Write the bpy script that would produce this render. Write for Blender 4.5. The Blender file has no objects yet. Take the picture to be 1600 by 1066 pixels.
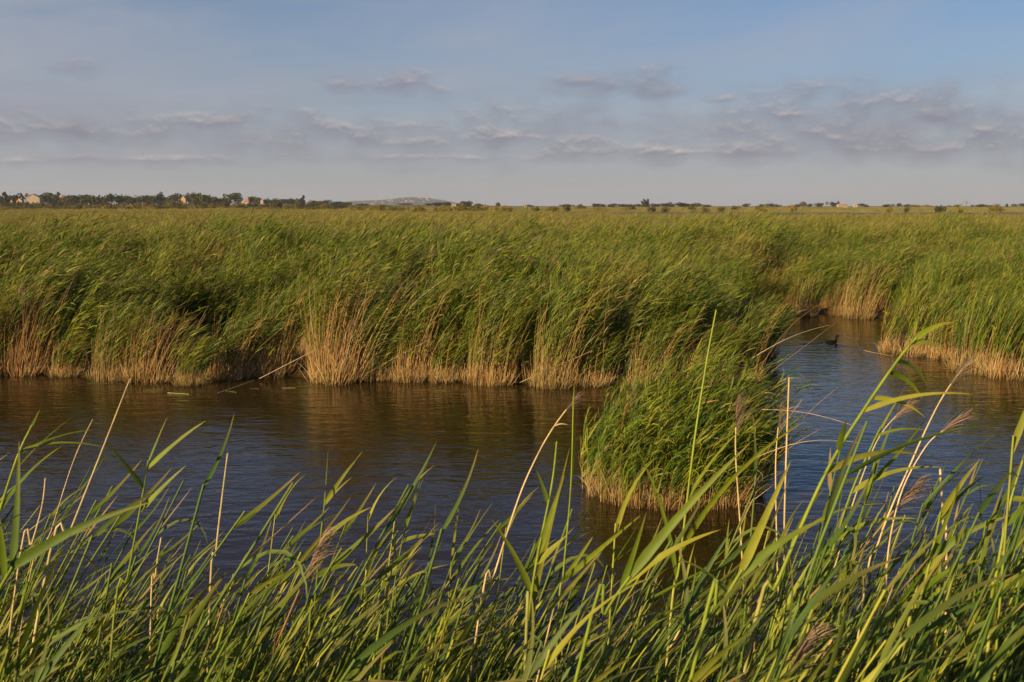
import bpy, math, random
import numpy as np
R = math.radians
rng = np.random.default_rng(7)
random.seed(7)
scene = bpy.context.scene
COL = scene.collection

# ------------------------------------------------------------------ camera
CAMH = 3.6
PITCH = R(7.72)
FPX = 35.0 / 36.0 * 1600
cam = bpy.data.objects.new('camera', bpy.data.cameras.new('camera'))
COL.objects.link(cam)
cam.location = (0, 0, CAMH)
cam.rotation_euler = (R(90) - PITCH, 0, 0)
cam.data.lens = 35; cam.data.sensor_width = 36
cam.data.clip_start = 0.05; cam.data.clip_end = 60000
cam.data.dof.use_dof = True; cam.data.dof.focus_distance = 15; cam.data.dof.aperture_fstop = 14
scene.camera = cam

def ray(px, py):
    u = (px - 800) / FPX; v = (533 - py) / FPX
    return np.array([u, math.cos(PITCH) + v * math.sin(PITCH), -math.sin(PITCH) + v * math.cos(PITCH)])
def P(px, py, d):
    r = ray(px, py)
    return np.array([0, 0, CAMH]) + r * (d / r[1])
def onwater(px, py, z=0.0):
    r = ray(px, py)
    return np.array([0, 0, CAMH]) + r * ((z - CAMH) / r[2])

# ------------------------------------------------------------------ materials
def newmat(name):
    m = bpy.data.materials.new(name); m.use_nodes = True
    nt = m.node_tree; nt.nodes.clear()
    return m, nt
def N(nt, t, **kw):
    n = nt.nodes.new(t)
    for k, v in kw.items():
        if k in n.bl_rna.properties: setattr(n, k, v)
        else: n.inputs[k].default_value = v
    return n
def mixc(nt, fac, a, b, mode='MIX'):
    n = nt.nodes.new('ShaderNodeMix'); n.data_type = 'RGBA'; n.blend_type = mode
    for s, v in ((0, fac), (6, a), (7, b)):
        if isinstance(v, bpy.types.NodeSocket): nt.links.new(v, n.inputs[s])
        elif isinstance(v, (int, float)): n.inputs[s].default_value = v
        else: n.inputs[s].default_value = (*v, 1)
    return n.outputs[2]
def mth(nt, op, a, b=None, c=None, clamp=False):
    n = nt.nodes.new('ShaderNodeMath'); n.operation = op; n.use_clamp = clamp
    for i, v in enumerate((a, b, c)):
        if v is None: continue
        if isinstance(v, bpy.types.NodeSocket): nt.links.new(v, n.inputs[i])
        else: n.inputs[i].default_value = v
    return n.outputs[0]
def vmth(nt, op, a, b=None):
    n = nt.nodes.new('ShaderNodeVectorMath'); n.operation = op
    for i, v in enumerate((a, b)):
        if v is None: continue
        if isinstance(v, bpy.types.NodeSocket): nt.links.new(v, n.inputs[i])
        else: n.inputs[i].default_value = v
    return n.outputs['Value'] if op in ('LENGTH', 'DOT_PRODUCT') else n.outputs[0]
def ramp(nt, fac, stops):
    n = nt.nodes.new('ShaderNodeValToRGB')
    while len(n.color_ramp.elements) < len(stops): n.color_ramp.elements.new(0.5)
    for e, (p, c) in zip(n.color_ramp.elements, stops):
        e.position = p; e.color = (*c, 1) if len(c) == 3 else c
    nt.links.new(fac, n.inputs[0])
    return n.outputs[0]

def plant_mat(name, trans=0.3, rough=0.5, dry=(0.37, 0.28, 0.075), spec=0.3, streak=True):
    m, nt = newmat(name)
    at = N(nt, 'ShaderNodeAttribute', attribute_name='tint')
    dr = N(nt, 'ShaderNodeAttribute', attribute_name='dry', attribute_type='INSTANCER')
    oi = N(nt, 'ShaderNodeObjectInfo')
    c = mixc(nt, dr.outputs['Fac'], at.outputs['Color'], dry)
    br = mth(nt, 'MULTIPLY_ADD', oi.outputs['Random'], 0.35, 0.83)
    c = mixc(nt, 1.0, c, (1, 1, 1), 'MULTIPLY')
    hsv = N(nt, 'ShaderNodeHueSaturation')
    hu = mth(nt, 'MULTIPLY_ADD', oi.outputs['Random'], -0.02, 0.51)
    nt.links.new(hu, hsv.inputs['Hue']); nt.links.new(br, hsv.inputs['Value']); nt.links.new(c, hsv.inputs['Color'])
    if streak:
        tc = N(nt, 'ShaderNodeTexCoord')
        no = N(nt, 'ShaderNodeTexNoise', Scale=22.0, Detail=3.0)
        nt.links.new(tc.outputs['Object'], no.inputs['Vector'])
        hs2 = N(nt, 'ShaderNodeHueSaturation')
        nt.links.new(mth(nt, 'MULTIPLY_ADD', no.outputs['Fac'], 0.7, 0.65), hs2.inputs['Value'])
        nt.links.new(hsv.outputs[0], hs2.inputs['Color']); hsv = hs2
    p = N(nt, 'ShaderNodeBsdfPrincipled', Roughness=rough)
    p.inputs['Specular IOR Level'].default_value = spec
    nt.links.new(hsv.outputs[0], p.inputs['Base Color'])
    out = N(nt, 'ShaderNodeOutputMaterial')
    if trans > 0:
        t = N(nt, 'ShaderNodeBsdfTranslucent')
        tcx = mixc(nt, 1.0, hsv.outputs[0], (1.15, 1.1, 0.55), 'MULTIPLY')
        nt.links.new(tcx, t.inputs['Color'])
        mx = N(nt, 'ShaderNodeMixShader'); mx.inputs[0].default_value = trans
        nt.links.new(p.outputs[0], mx.inputs[1]); nt.links.new(t.outputs[0], mx.inputs[2])
        nt.links.new(mx.outputs[0], out.inputs[0])
    else:
        nt.links.new(p.outputs[0], out.inputs[0])
    return m
M_LEAF = plant_mat('reed_leaf', 0.22, 0.5, spec=0.22)
M_STALK = plant_mat('reed_stalk', 0.0, 0.55)
M_PLUME = plant_mat('reed_plume', 0.3, 0.8)
M_TREE = plant_mat('tree_foliage', 0.12, 0.7, streak=False, spec=0.1)
M_BARK = plant_mat('bark', 0.0, 0.9, streak=False, spec=0.1)

def simple_mat(name, col, rough=0.8, spec=0.3, noise=None):
    m, nt = newmat(name)
    p = N(nt, 'ShaderNodeBsdfPrincipled', Roughness=rough)
    p.inputs['Specular IOR Level'].default_value = spec
    tc = N(nt, 'ShaderNodeTexCoord')
    no = N(nt, 'ShaderNodeTexNoise', Scale=noise or 1.5, Detail=5.0)
    nt.links.new(tc.outputs['Object'], no.inputs['Vector'])
    c = mixc(nt, no.outputs['Fac'], tuple(x * 0.75 for x in col), tuple(min(1, x * 1.2) for x in col))
    nt.links.new(c, p.inputs['Base Color'])
    out = N(nt, 'ShaderNodeOutputMaterial'); nt.links.new(p.outputs[0], out.inputs[0])
    return m

# ------------------------------------------------------------------ objects
def tag(o, label=None, cat=None, group=None, kind=None):
    if label: o['label'] = label
    if cat: o['category'] = cat
    if group: o['group'] = group
    if kind: o['kind'] = kind
    return o
def empty(name, loc, rz=0.0):
    o = bpy.data.objects.new(name, None); COL.objects.link(o)
    o.location = loc; o.rotation_euler = (0, 0, rz); o.empty_display_size = 0.1
    return o
def mesh_from(name, V, F, mat=None, C=None, smooth=True):
    V = np.asarray(V, dtype=np.float32); F = np.asarray(F, dtype=np.int32)
    me = bpy.data.meshes.new(name)
    me.vertices.add(len(V)); me.vertices.foreach_set('co', V.ravel())
    k = F.shape[1]
    me.loops.add(F.size); me.loops.foreach_set('vertex_index', F.ravel())
    me.polygons.add(len(F)); me.polygons.foreach_set('loop_start', np.arange(0, F.size, k, dtype=np.int32))
    me.polygons.foreach_set('use_smooth', np.full(len(F), smooth))
    me.update(calc_edges=True)
    if C is not None:
        a = me.attributes.new('tint', 'FLOAT_COLOR', 'POINT')
        a.data.foreach_set('color', np.concatenate([C, np.ones((len(C), 1))], 1).astype(np.float32).ravel())
    if mat: me.materials.append(mat)
    return me
def obj(name, me, parent=None, link=True):
    o = bpy.data.objects.new(name, me)
    if link: COL.objects.link(o)
    if parent: o.parent = parent
    return o
def copy_tree(o, parent=None):
    c = o.copy(); COL.objects.link(c); c.parent = parent
    for ch in list(o.children): copy_tree(ch, c)
    return c

class Geo:
    """quad collector with vertex colours and material slots"""
    def __init__(s): s.V = []; s.F = []; s.C = []; s.M = []; s.n = 0
    def add(s, V, F, C, mi=0):
        s.V.append(V.reshape(-1, 3)); s.F.append(F.reshape(-1, 4) + s.n); s.C.append(C.reshape(-1, 3))
        s.M.append(np.full(F.size // 4, mi, dtype=np.int32)); s.n += V.size // 3
    def mesh(s, name, mats, smooth=True):
        me = mesh_from(name, np.concatenate(s.V), np.concatenate(s.F), None, np.concatenate(s.C), smooth)
        for m in mats: me.materials.append(m)
        if len(mats) > 1: me.polygons.foreach_set('material_index', np.concatenate(s.M))
        return me

def nrm(a): return a / (np.linalg.norm(a, axis=-1, keepdims=True) + 1e-9)
def rnd(lo, hi, n=None): return rng.uniform(lo, hi, n)
UP = np.array([0, 0, 1.0])
WIND = nrm(np.array([1.0, 0.12, 0.0]))
GREENS = np.array([(0.060, 0.108, 0.012), (0.112, 0.168, 0.014), (0.170, 0.215, 0.018), (0.245, 0.250, 0.026), (0.088, 0.136, 0.020)])
TANS = np.array([(0.56, 0.36, 0.14), (0.50, 0.29, 0.09), (0.60, 0.44, 0.21), (0.38, 0.21, 0.07), (0.56, 0.35, 0.12)])

def tube(g, pts, r0, r1, C, sides=3, mi=0):
    """pts (n,K,3) stalk polylines; C (n,K,3)"""
    n, K, _ = pts.shape
    d = nrm(np.gradient(pts, axis=1))
    a = nrm(np.cross(d, np.array([0.3, 1.0, 0.1]))); b = np.cross(d, a)
    t = np.linspace(0, 1, K)[None, :, None]
    r = (np.asarray(r0).reshape(-1, 1, 1) * (1 - t) + np.asarray(r1).reshape(-1, 1, 1) * t)
    ring = [pts + r * (a * math.cos(q) + b * math.sin(q)) for q in np.arange(sides) * 2 * math.pi / sides]
    V = np.stack(ring, 2)
    base = (np.arange(n)[:, None, None] * K + np.arange(K - 1)[None, :, None]) * sides
    s = np.arange(sides)[None, None, :]; s2 = (s + 1) % sides
    F = np.stack([base + s, base + s2, base + sides + s2, base + sides + s], -1)
    g.add(V, F, np.broadcast_to(C[:, :, None, :], V.shape).copy(), mi)

def ribbons(g, B, D0, D1, L, W, ref, S, C, Ct, across=2, mi=0, fold=0.25, pw=1.2, base_w=0.35):
    """leaf blades; all arrays of M"""
    M = len(B)
    s = np.linspace(0, 1, S + 1)
    d = nrm(D0[:, None, :] * (1 - s[None, :, None] ** pw) + D1[:, None, :] * (s[None, :, None] ** pw))
    step = (L / S)[:, None, None] * d
    pos = B[:, None, :] + np.concatenate([np.zeros((M, 1, 3)), np.cumsum((step[:, :-1] + step[:, 1:]) / 2, 1)], 1)
    w = nrm(np.cross(d, ref[:, None, :]))
    nn = np.cross(w, d)
    prof = np.minimum(1, base_w + s * 5.0) * np.clip(1 - s, 0, 1) ** 0.75 + 0.03
    hw = (W[:, None] * prof[None, :] / 2)[:, :, None]
    if across == 2: V = np.stack([pos - w * hw, pos + w * hw], 2)
    else: V = np.stack([pos - w * hw, pos - nn * hw * fold * 1.6, pos + w * hw], 2)
    base = (np.arange(M)[:, None, None] * (S + 1) + np.arange(S)[None, :, None]) * across
    q = np.arange(across - 1)[None, None, :]
    F = np.stack([base + q, base + q + 1, base + across + q + 1, base + across + q], -1)
    k = (s ** 3)[None, :, None]
    CC = C[:, None, :] * (1 - k) + Ct[:, None, :] * k
    CC = np.broadcast_to(CC[:, :, None, :], V.shape).copy()
    g.add(V, F, CC, mi)

def stalk_path(base, H, lean, bend, az, K):
    """base (n,3). returns pts (n,K,3), heights scaled so the tip is about H above base"""
    n = len(base); t = np.linspace(0, 1, K)
    ang = lean[:, None] + bend[:, None] * t[None, :] ** 1.7
    hd = np.stack([np.cos(az), np.sin(az), np.zeros(n)], -1)
    d = np.sin(ang)[:, :, None] * hd[:, None, :] + np.cos(ang)[:, :, None] * UP
    seg = (d[:, :-1] + d[:, 1:]) / 2
    p = np.concatenate([np.zeros((n, 1, 3)), np.cumsum(seg, 1)], 1)
    zt = np.maximum(p[:, :, 2].max(1), 0.05)
    return base[:, None, :] + p * (H / zt)[:, None, None]

def interp(pts, t):
    """pts (n,K,3), t (n,m) -> positions and directions"""
    n, K, _ = pts.shape
    f = np.clip(t, 0, 0.9999) * (K - 1); i = f.astype(int); u = (f - i)[..., None]
    ar = np.arange(n)[:, None]
    a = pts[ar, i]; b = pts[ar, np.minimum(i + 1, K - 1)]
    return a * (1 - u) + b * u, nrm(b - a)

def reeds(gs, gl, base, H, nl, leafL, leafW, lean=(0.05, 0.2), bend=(0.2, 0.6), t0=0.3, K=7, S=4, across=2, sides=3,
          r=0.004, green=1.0, tanbase=0.25, up=(-0.1, 0.8), mi_s=0, mi_l=0, wind=1.0, azj=0.35, tipdry=0.3, plume=0.0, gp=None, mi_p=0, plumeS=10, swirl=0.6, plumeL=0.22, jit=0.22, kink=0.05):
    n = len(base)
    az = rng.normal(math.atan2(WIND[1], WIND[0]), azj, n)
    pts = stalk_path(base, H, rnd(*lean, n), rnd(*bend, n), az, K)
    t = np.linspace(0, 1, K)
    gsel = GREENS[rng.integers(0, len(GREENS), n)] * rnd(0.85, 1.2, (n, 1)); tan = TANS[rng.integers(0, len(TANS), n)] * rnd(0.7, 1.1, (n, 1))
    isg = (rng.random(n) < green)
    scol = np.where(isg[:, None], gsel * 1.25, tan)
    k = np.clip((t[None, :] - tanbase) / 0.15, 0, 1)[:, :, None]
    C = tan[:, None, :] * (1 - k) + scol[:, None, :] * k
    rr = r * rnd(0.75, 1.3, n)
    tube(gs, pts, rr, rr * 0.45, C, sides, mi_s)
    if nl:
        tt = np.linspace(t0, 0.985, nl)[None, :] + rng.normal(0, 0.25 / nl, (n, nl)); tt = np.clip(tt, 0.05, 0.995)
        B, D = interp(pts, tt)
        side = np.stack([-np.sin(az), np.cos(az), np.zeros(n)], -1)[:, None, :] * np.where(np.arange(nl) % 2, 1, -1)[None, :, None]
        rv = rng.normal(0, 1, (n, nl, 3))
        D0 = nrm(D * 1.0 + side * rnd(0.1, 0.7, (n, nl, 1)) * swirl + WIND * rnd(0.1, 0.7, (n, nl, 1)) * wind + rv * 0.10)
        D1 = WIND * wind + side * 0.25 + UP * rnd(*up, (n, nl, 1)) + rv * jit + D * 0.25
        D1 = nrm(np.where(rng.random((n, nl, 1)) < kink, WIND * 0.5 * rnd(-1, 1.4, (n, nl, 1)) + side * 0.4 - UP * 1.3, D1))
        prof = np.where(tt < 0.6, 0.65 + tt * 0.6, 1.0 - (tt - 0.6) * 0.9)
        L = leafL * prof * rnd(0.7, 1.2, (n, nl)); W = leafW * rnd(0.65, 1.25, (n, nl)) * (0.6 + 0.4 * prof)
        ref = UP + rng.normal(0, 0.75, (n, nl, 3))
        lc = gsel[:, None, :] * rnd(0.75, 1.3, (n, nl, 1)) + rng.normal(0, 0.006, (n, nl, 3))
        W = np.where(isg[:, None], W, W * 0.45)
        yl = (rng.random((n, nl, 1)) < 0.010) | (~isg[:, None, None])
        lc = np.where(yl, tan[:, None, :] * rnd(0.7, 1.0, (n, nl, 1)), lc)
        ct = np.where(rng.random((n, nl, 1)) < tipdry, np.array([0.30, 0.20, 0.07]), lc)
        keep = (rng.random((n, nl)) < 0.95).ravel()
        f = lambda a: a.reshape(-1, a.shape[-1])[keep]
        ribbons(gl, f(B), f(D0), f(D1), L.ravel()[keep], W.ravel()[keep], f(ref), S, np.clip(f(lc), 0.005, 1), f(ct), across, mi_l)
    if plume > 0 and gp is not None:
        sel = np.where(rng.random(n) < plume)[0]
        for i in sel:
            add_plume(gp, pts[i], plumeS, mi_p, plumeL)
    return pts

def add_plume(g, pts, nb, mi, L=0.22, col=(0.30, 0.20, 0.13)):
    tip = pts[-1]; d = nrm(pts[-1] - pts[-2])
    m = nb * 3
    u = rnd(0, 1, (m, 1))
    B = tip + d * (u - 0.25) * L * 0.9
    rv = rng.normal(0, 1, (m, 3))
    D0 = nrm(d + WIND * 0.15 + rv * 0.22); D1 = nrm(d * 0.5 + WIND * 0.7 - UP * 0.25 + rv * 0.3)
    Lb = L * (1.15 - u[:, 0] * 0.75) * rnd(0.5, 1.0, m)
    c = np.array(col) * rnd(0.7, 1.3, (m, 1))
    ribbons(g, B, D0, D1, Lb, np.full(m, L * 0.022) * rnd(0.6, 1.3, m), nrm(rv), 3, c, c * 1.2, 2, mi)

# ------------------------------------------------------------------ plan of the marsh (metres)
MAIN = [onwater(x, y)[:2] for x, y in ((-60, 587), (0, 585), (60, 587), (130, 592), (200, 592), (270, 600), (340, 590), (410, 586), (480, 594), (540, 597), (620, 595), (700, 597), (780, 600), (870, 604), (960, 604), (1050, 602), (1140, 600), (1190, 597))]
MAIN = [(-60, 24)] + [tuple(p) for p in MAIN] + [(5.5, 22), (5.9, 25), (6.7, 28.5), (8.0, 33.0), (9.0, 34.5)]
RIGHTB = [tuple(onwater(x, y)[:2]) for x, y in ((1300, 492), (1370, 497), (1395, 520), (1380, 545), (1420, 556), (1485, 556), (1515, 566), (1545, 580), (1600, 592), (1660, 600))]
FARLINE = MAIN + RIGHTB + [(26, 17), (60, 16)]
def inside(x, y, poly):
    x = np.asarray(x, float); y = np.asarray(y, float); c = np.zeros(x.shape, bool)
    for (x1, y1), (x2, y2) in zip(poly, poly[1:] + poly[:1]):
        if y1 == y2: continue
        m = ((y1 > y) != (y2 > y)) & (x < (x2 - x1) * (y - y1) / (y2 - y1) + x1)
        c ^= m
    return c
def edge_dist(x, y, line):
    x = np.asarray(x, float); y = np.asarray(y, float); best = np.full(x.shape, 1e9)
    for (x1, y1), (x2, y2) in zip(line, line[1:]):
        dx, dy = x2 - x1, y2 - y1; q = np.clip(((x - x1) * dx + (y - y1) * dy) / (dx * dx + dy * dy + 1e-12), 0, 1)
        best = np.minimum(best, np.hypot(x - x1 - q * dx, y - y1 - q * dy))
    return best
FARPOLY = FARLINE + [(60, 600), (-60, 600)]
ISL = np.array([*onwater(1066, 790)[:2]]); ISL[0] -= 0.02; ISL[1] += 0.60
ISL_R = (1.15, 0.85)
def far_sd(x, y):
    """signed distance into the far reed land (positive inside)"""
    d = edge_dist(x, y, FARLINE); ins = inside(x, y, FARPOLY) | (np.asarray(y) > 60)
    return np.where(ins, d, -d)
def vnoise(x, y, s, seed=0):
    x = np.asarray(x) / s; y = np.asarray(y) / s
    xi = np.floor(x).astype(int); yi = np.floor(y).astype(int); fx = x - xi; fy = y - yi
    fx = fx * fx * (3 - 2 * fx); fy = fy * fy * (3 - 2 * fy)
    def h(a, b):
        v = np.sin(a * 127.1 + b * 311.7 + seed * 74.7) * 43758.5453
        return v - np.floor(v)
    return (h(xi, yi) * (1 - fx) + h(xi + 1, yi) * fx) * (1 - fy) + (h(xi, yi + 1) * (1 - fx) + h(xi + 1, yi + 1) * fx) * fy
def sst(a, b, x):
    t = np.clip((x - a) / (b - a), 0, 1); return t * t * (3 - 2 * t)
PONDS = [((-60, 560), 500, 26), ((330, 640), 260, 50), ((36, 215), 26, 5), ((14, 240), 16, 4)]
def gz(x, y):
    x = np.asarray(x, float); y = np.asarray(y, float)
    near = 0.15 + 1.9 * sst(2.2, -0.6, y) - 0.8 * sst(4.6, 5.8, y + 0.3 * vnoise(x, y, 2))
    sd = far_sd(x, y)
    far = -0.55 + 0.65 * sst(-0.35, 0.2, sd)
    isl = np.hypot((x - ISL[0]) / ISL_R[0], (y - ISL[1]) / ISL_R[1])
    far = np.maximum(far, -0.55 + 0.6 * sst(1.15, 0.85, isl))
    z = np.where(y < 9, np.maximum(near, far), far)
    rise = 1.2 * sst(700, 1000, y) + 4.0 * sst(900, 1500, y) * sst(150, -250, x) + 1.5 * sst(1500, 4000, y)
    z = z + rise * sst(60, 200, y) + 0.10 * vnoise(x, y, 9, 3) * sst(40, 60, y)
    for (cx, cy), rx, ry in PONDS:
        q = np.hypot((x - cx) / rx, (y - cy) / ry) + 0.35 * (vnoise(x, y, ry * 1.5, 5) - 0.5)
        z = np.where(y > 60, z - (z + 0.5) * sst(1.08, 0.92, q), z)
    return z

# ground: one sheet to the horizon
def axis(parts):
    out = []
    for a, b, s in parts: out += list(np.arange(a, b, s))
    return np.array(out)
ys = axis([(-60, -2, 4), (-2, 7, 0.3), (7, 36, 0.4), (36, 60, 1), (60, 200, 4), (200, 800, 8), (800, 2000, 40), (2000, 12001, 400)])
xs_r = axis([(0, 13, 0.4), (13, 30, 1.0), (30, 120, 5), (120, 600, 15), (600, 1500, 60), (1500, 9001, 400)])
xs = np.concatenate([-xs_r[:0:-1], xs_r])
gx, gy = np.meshgrid(xs, ys)
V = np.stack([gx, gy, gz(gx, gy)], -1).reshape(-1, 3)
ny, nx = gx.shape
ii = (np.arange(ny - 1)[:, None] * nx + np.arange(nx - 1)[None, :])
F = np.stack([ii, ii + 1, ii + nx + 1, ii + nx], -1).reshape(-1, 4)
m, nt = newmat('marsh_ground')
tc = N(nt, 'ShaderNodeTexCoord')
n1 = N(nt, 'ShaderNodeTexNoise', Scale=0.035, Detail=6.0); n2 = N(nt, 'ShaderNodeTexNoise', Scale=6.0, Detail=8.0)
mp = N(nt, 'ShaderNodeMapping'); mp.inputs['Scale'].default_value = (0.35, 1, 1)
nt.links.new(tc.outputs['Object'], mp.inputs[0]); nt.links.new(mp.outputs[0], n1.inputs['Vector']); nt.links.new(tc.outputs['Object'], n2.inputs['Vector'])
sp = N(nt, 'ShaderNodeSeparateXYZ'); nt.links.new(tc.outputs['Object'], sp.inputs[0])
farf = mth(nt, 'MULTIPLY_ADD', sp.outputs['Y'], 1 / 160, -0.9, clamp=True)
mud = mixc(nt, n2.outputs['Fac'], (0.035, 0.022, 0.010), (0.11, 0.07, 0.03))
fld = ramp(nt, n1.outputs['Fac'], [(0.36, (0.085, 0.10, 0.025)), (0.47, (0.16, 0.145, 0.04)), (0.55, (0.20, 0.145, 0.05)), (0.66, (0.24, 0.17, 0.07))])
c = mixc(nt, farf, mud, fld)
p = N(nt, 'ShaderNodeBsdfPrincipled', Roughness=0.9); nt.links.new(c, p.inputs['Base Color']); p.inputs['Specular IOR Level'].default_value = 0.1
bp = N(nt, 'ShaderNodeBump', Strength=0.8, Distance=0.05); nt.links.new(n2.outputs['Fac'], bp.inputs['Height']); nt.links.new(bp.outputs[0], p.inputs['Normal'])
out = N(nt, 'ShaderNodeOutputMaterial'); nt.links.new(p.outputs[0], out.inputs[0])
tag(obj('ground', mesh_from('ground', V, F, m)), kind='structure')

# water
m, nt = newmat('marsh_water')
tc = N(nt, 'ShaderNodeTexCoord')
def wnoise(scale, sx, sy, rot, detail=2.0, dist=0.0):
    mp = N(nt, 'ShaderNodeMapping'); mp.inputs['Scale'].default_value = (sx, sy, 1); mp.inputs['Rotation'].default_value = (0, 0, rot)
    nt.links.new(tc.outputs['Object'], mp.inputs[0])
    n = N(nt, 'ShaderNodeTexNoise', Scale=scale, Detail=detail, Distortion=dist, Roughness=0.5)
    nt.links.new(mp.outputs[0], n.inputs['Vector']); return n.outputs['Fac']
a1 = wnoise(2.6, 0.55, 1.3, R(18), 2, 0.6)
a2 = wnoise(7.5, 0.6, 1.2, R(-8), 2.5, 0.4)
a3 = wnoise(0.16, 1, 1, 0, 2)
amp = mth(nt, 'MULTIPLY_ADD', a3, 1.3, 0.2)
h = mth(nt, 'ADD', mth(nt, 'MULTIPLY', a1, 1.0), mth(nt, 'MULTIPLY', a2, 0.32))
h = mth(nt, 'MULTIPLY', h, amp)
# wake of the swimming bird: two ridges
BIRD = onwater(1301, 536)
sp = N(nt, 'ShaderNodeSeparateXYZ'); nt.links.new(tc.outputs['Object'], sp.inputs[0])
def ridge(pa, pb, w):
    dx, dy = pb[0] - pa[0], pb[1] - pa[1]; L = math.hypot(dx, dy)
    rx = mth(nt, 'SUBTRACT', sp.outputs['X'], pa[0]); ry = mth(nt, 'SUBTRACT', sp.outputs['Y'], pa[1])
    al = mth(nt, 'ADD', mth(nt, 'MULTIPLY', rx, dx / L), mth(nt, 'MULTIPLY', ry, dy / L))
    ac = mth(nt, 'ADD', mth(nt, 'MULTIPLY', rx, -dy / L), mth(nt, 'MULTIPLY', ry, dx / L))
    g = mth(nt, 'EXPONENT', mth(nt, 'MULTIPLY', mth(nt, 'POWER', mth(nt, 'ABSOLUTE', mth(nt, 'DIVIDE', ac, w)), 2.0), -1.0))
    on = mth(nt, 'MULTIPLY', mth(nt, 'GREATER_THAN', al, 0.0), mth(nt, 'SUBTRACT', 1.0, mth(nt, 'DIVIDE', al, L), clamp=True))
    return mth(nt, 'MULTIPLY', g, on)
w1 = ridge(BIRD, onwater(1215, 543), 0.10); w2 = ridge(BIRD, onwater(1410, 562), 0.10)
h = mth(nt, 'ADD', h, mth(nt, 'MULTIPLY', mth(nt, 'ADD', w1, w2), 1.3))
bp = N(nt, 'ShaderNodeBump', Strength=1.0, Distance=0.024); nt.links.new(h, bp.inputs['Height'])
p = N(nt, 'ShaderNodeBsdfPrincipled', Roughness=0.05, IOR=1.33)
p.inputs['Base Color'].default_value = (0.032, 0.019, 0.005, 1)
nt.links.new(bp.outputs[0], p.inputs['Normal'])
out = N(nt, 'ShaderNodeOutputMaterial'); nt.links.new(p.outputs[0], out.inputs[0])
wv = np.array([(-900, -20, 0), (900, -20, 0), (900, 900, 0), (-900, 900, 0)])
tag(obj('water', mesh_from('water', wv, [(0, 1, 2, 3)], m, smooth=False)), kind='structure')

# ------------------------------------------------------------------ scatter (stuff only)
def scatter(name, protos, pts, rot, scl, idx, dry, label, cat, kind='stuff'):
    c = bpy.data.collections.new(name + '_kinds')
    for i, me in enumerate(protos):
        o = bpy.data.objects.new('%s_kind_%02d' % (name, i), me); c.objects.link(o)
    me = bpy.data.meshes.new(name); n = len(pts)
    me.vertices.add(n); me.vertices.foreach_set('co', np.asarray(pts, np.float32).ravel())
    for an, ty, key, data in (('rot', 'FLOAT_VECTOR', 'vector', rot), ('scl', 'FLOAT_VECTOR', 'vector', scl), ('idx', 'INT', 'value', idx), ('dry', 'FLOAT', 'value', dry)):
        a = me.attributes.new(an, ty, 'POINT'); a.data.foreach_set(key, np.asarray(data, np.int32 if ty == 'INT' else np.float32).ravel())
    o = bpy.data.objects.new(name, me); COL.objects.link(o)
    ng = bpy.data.node_groups.new(name, 'GeometryNodeTree')
    ng.interface.new_socket('Geometry', in_out='INPUT', socket_type='NodeSocketGeometry')
    ng.interface.new_socket('Geometry', in_out='OUTPUT', socket_type='NodeSocketGeometry')
    gi = ng.nodes.new('NodeGroupInput'); go = ng.nodes.new('NodeGroupOutput')
    ci = ng.nodes.new('GeometryNodeCollectionInfo'); ci.inputs['Collection'].default_value = c
    ci.inputs['Separate Children'].default_value = True; ci.inputs['Reset Children'].default_value = True
    ip = ng.nodes.new('GeometryNodeInstanceOnPoints'); ip.inputs['Pick Instance'].default_value = True
    def na(nm, ty):
        q = ng.nodes.new('GeometryNodeInputNamedAttribute'); q.data_type = ty; q.inputs['Name'].default_value = nm
        return [s for s in q.outputs if s.enabled and s.name == 'Attribute'][0]
    er = ng.nodes.new('FunctionNodeEulerToRotation')
    ng.links.new(na('rot', 'FLOAT_VECTOR'), er.inputs[0]); ng.links.new(er.outputs[0], ip.inputs['Rotation'])
    ng.links.new(na('scl', 'FLOAT_VECTOR'), ip.inputs['Scale']); ng.links.new(na('idx', 'INT'), ip.inputs['Instance Index'])
    ng.links.new(gi.outputs[0], ip.inputs['Points']); ng.links.new(ci.outputs[0], ip.inputs['Instance'])
    ng.links.new(ip.outputs[0], go.inputs[0])
    md = o.modifiers.new('scatter', 'NODES'); md.node_group = ng
    tag(o, label, cat, kind=kind)
    return o

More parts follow.
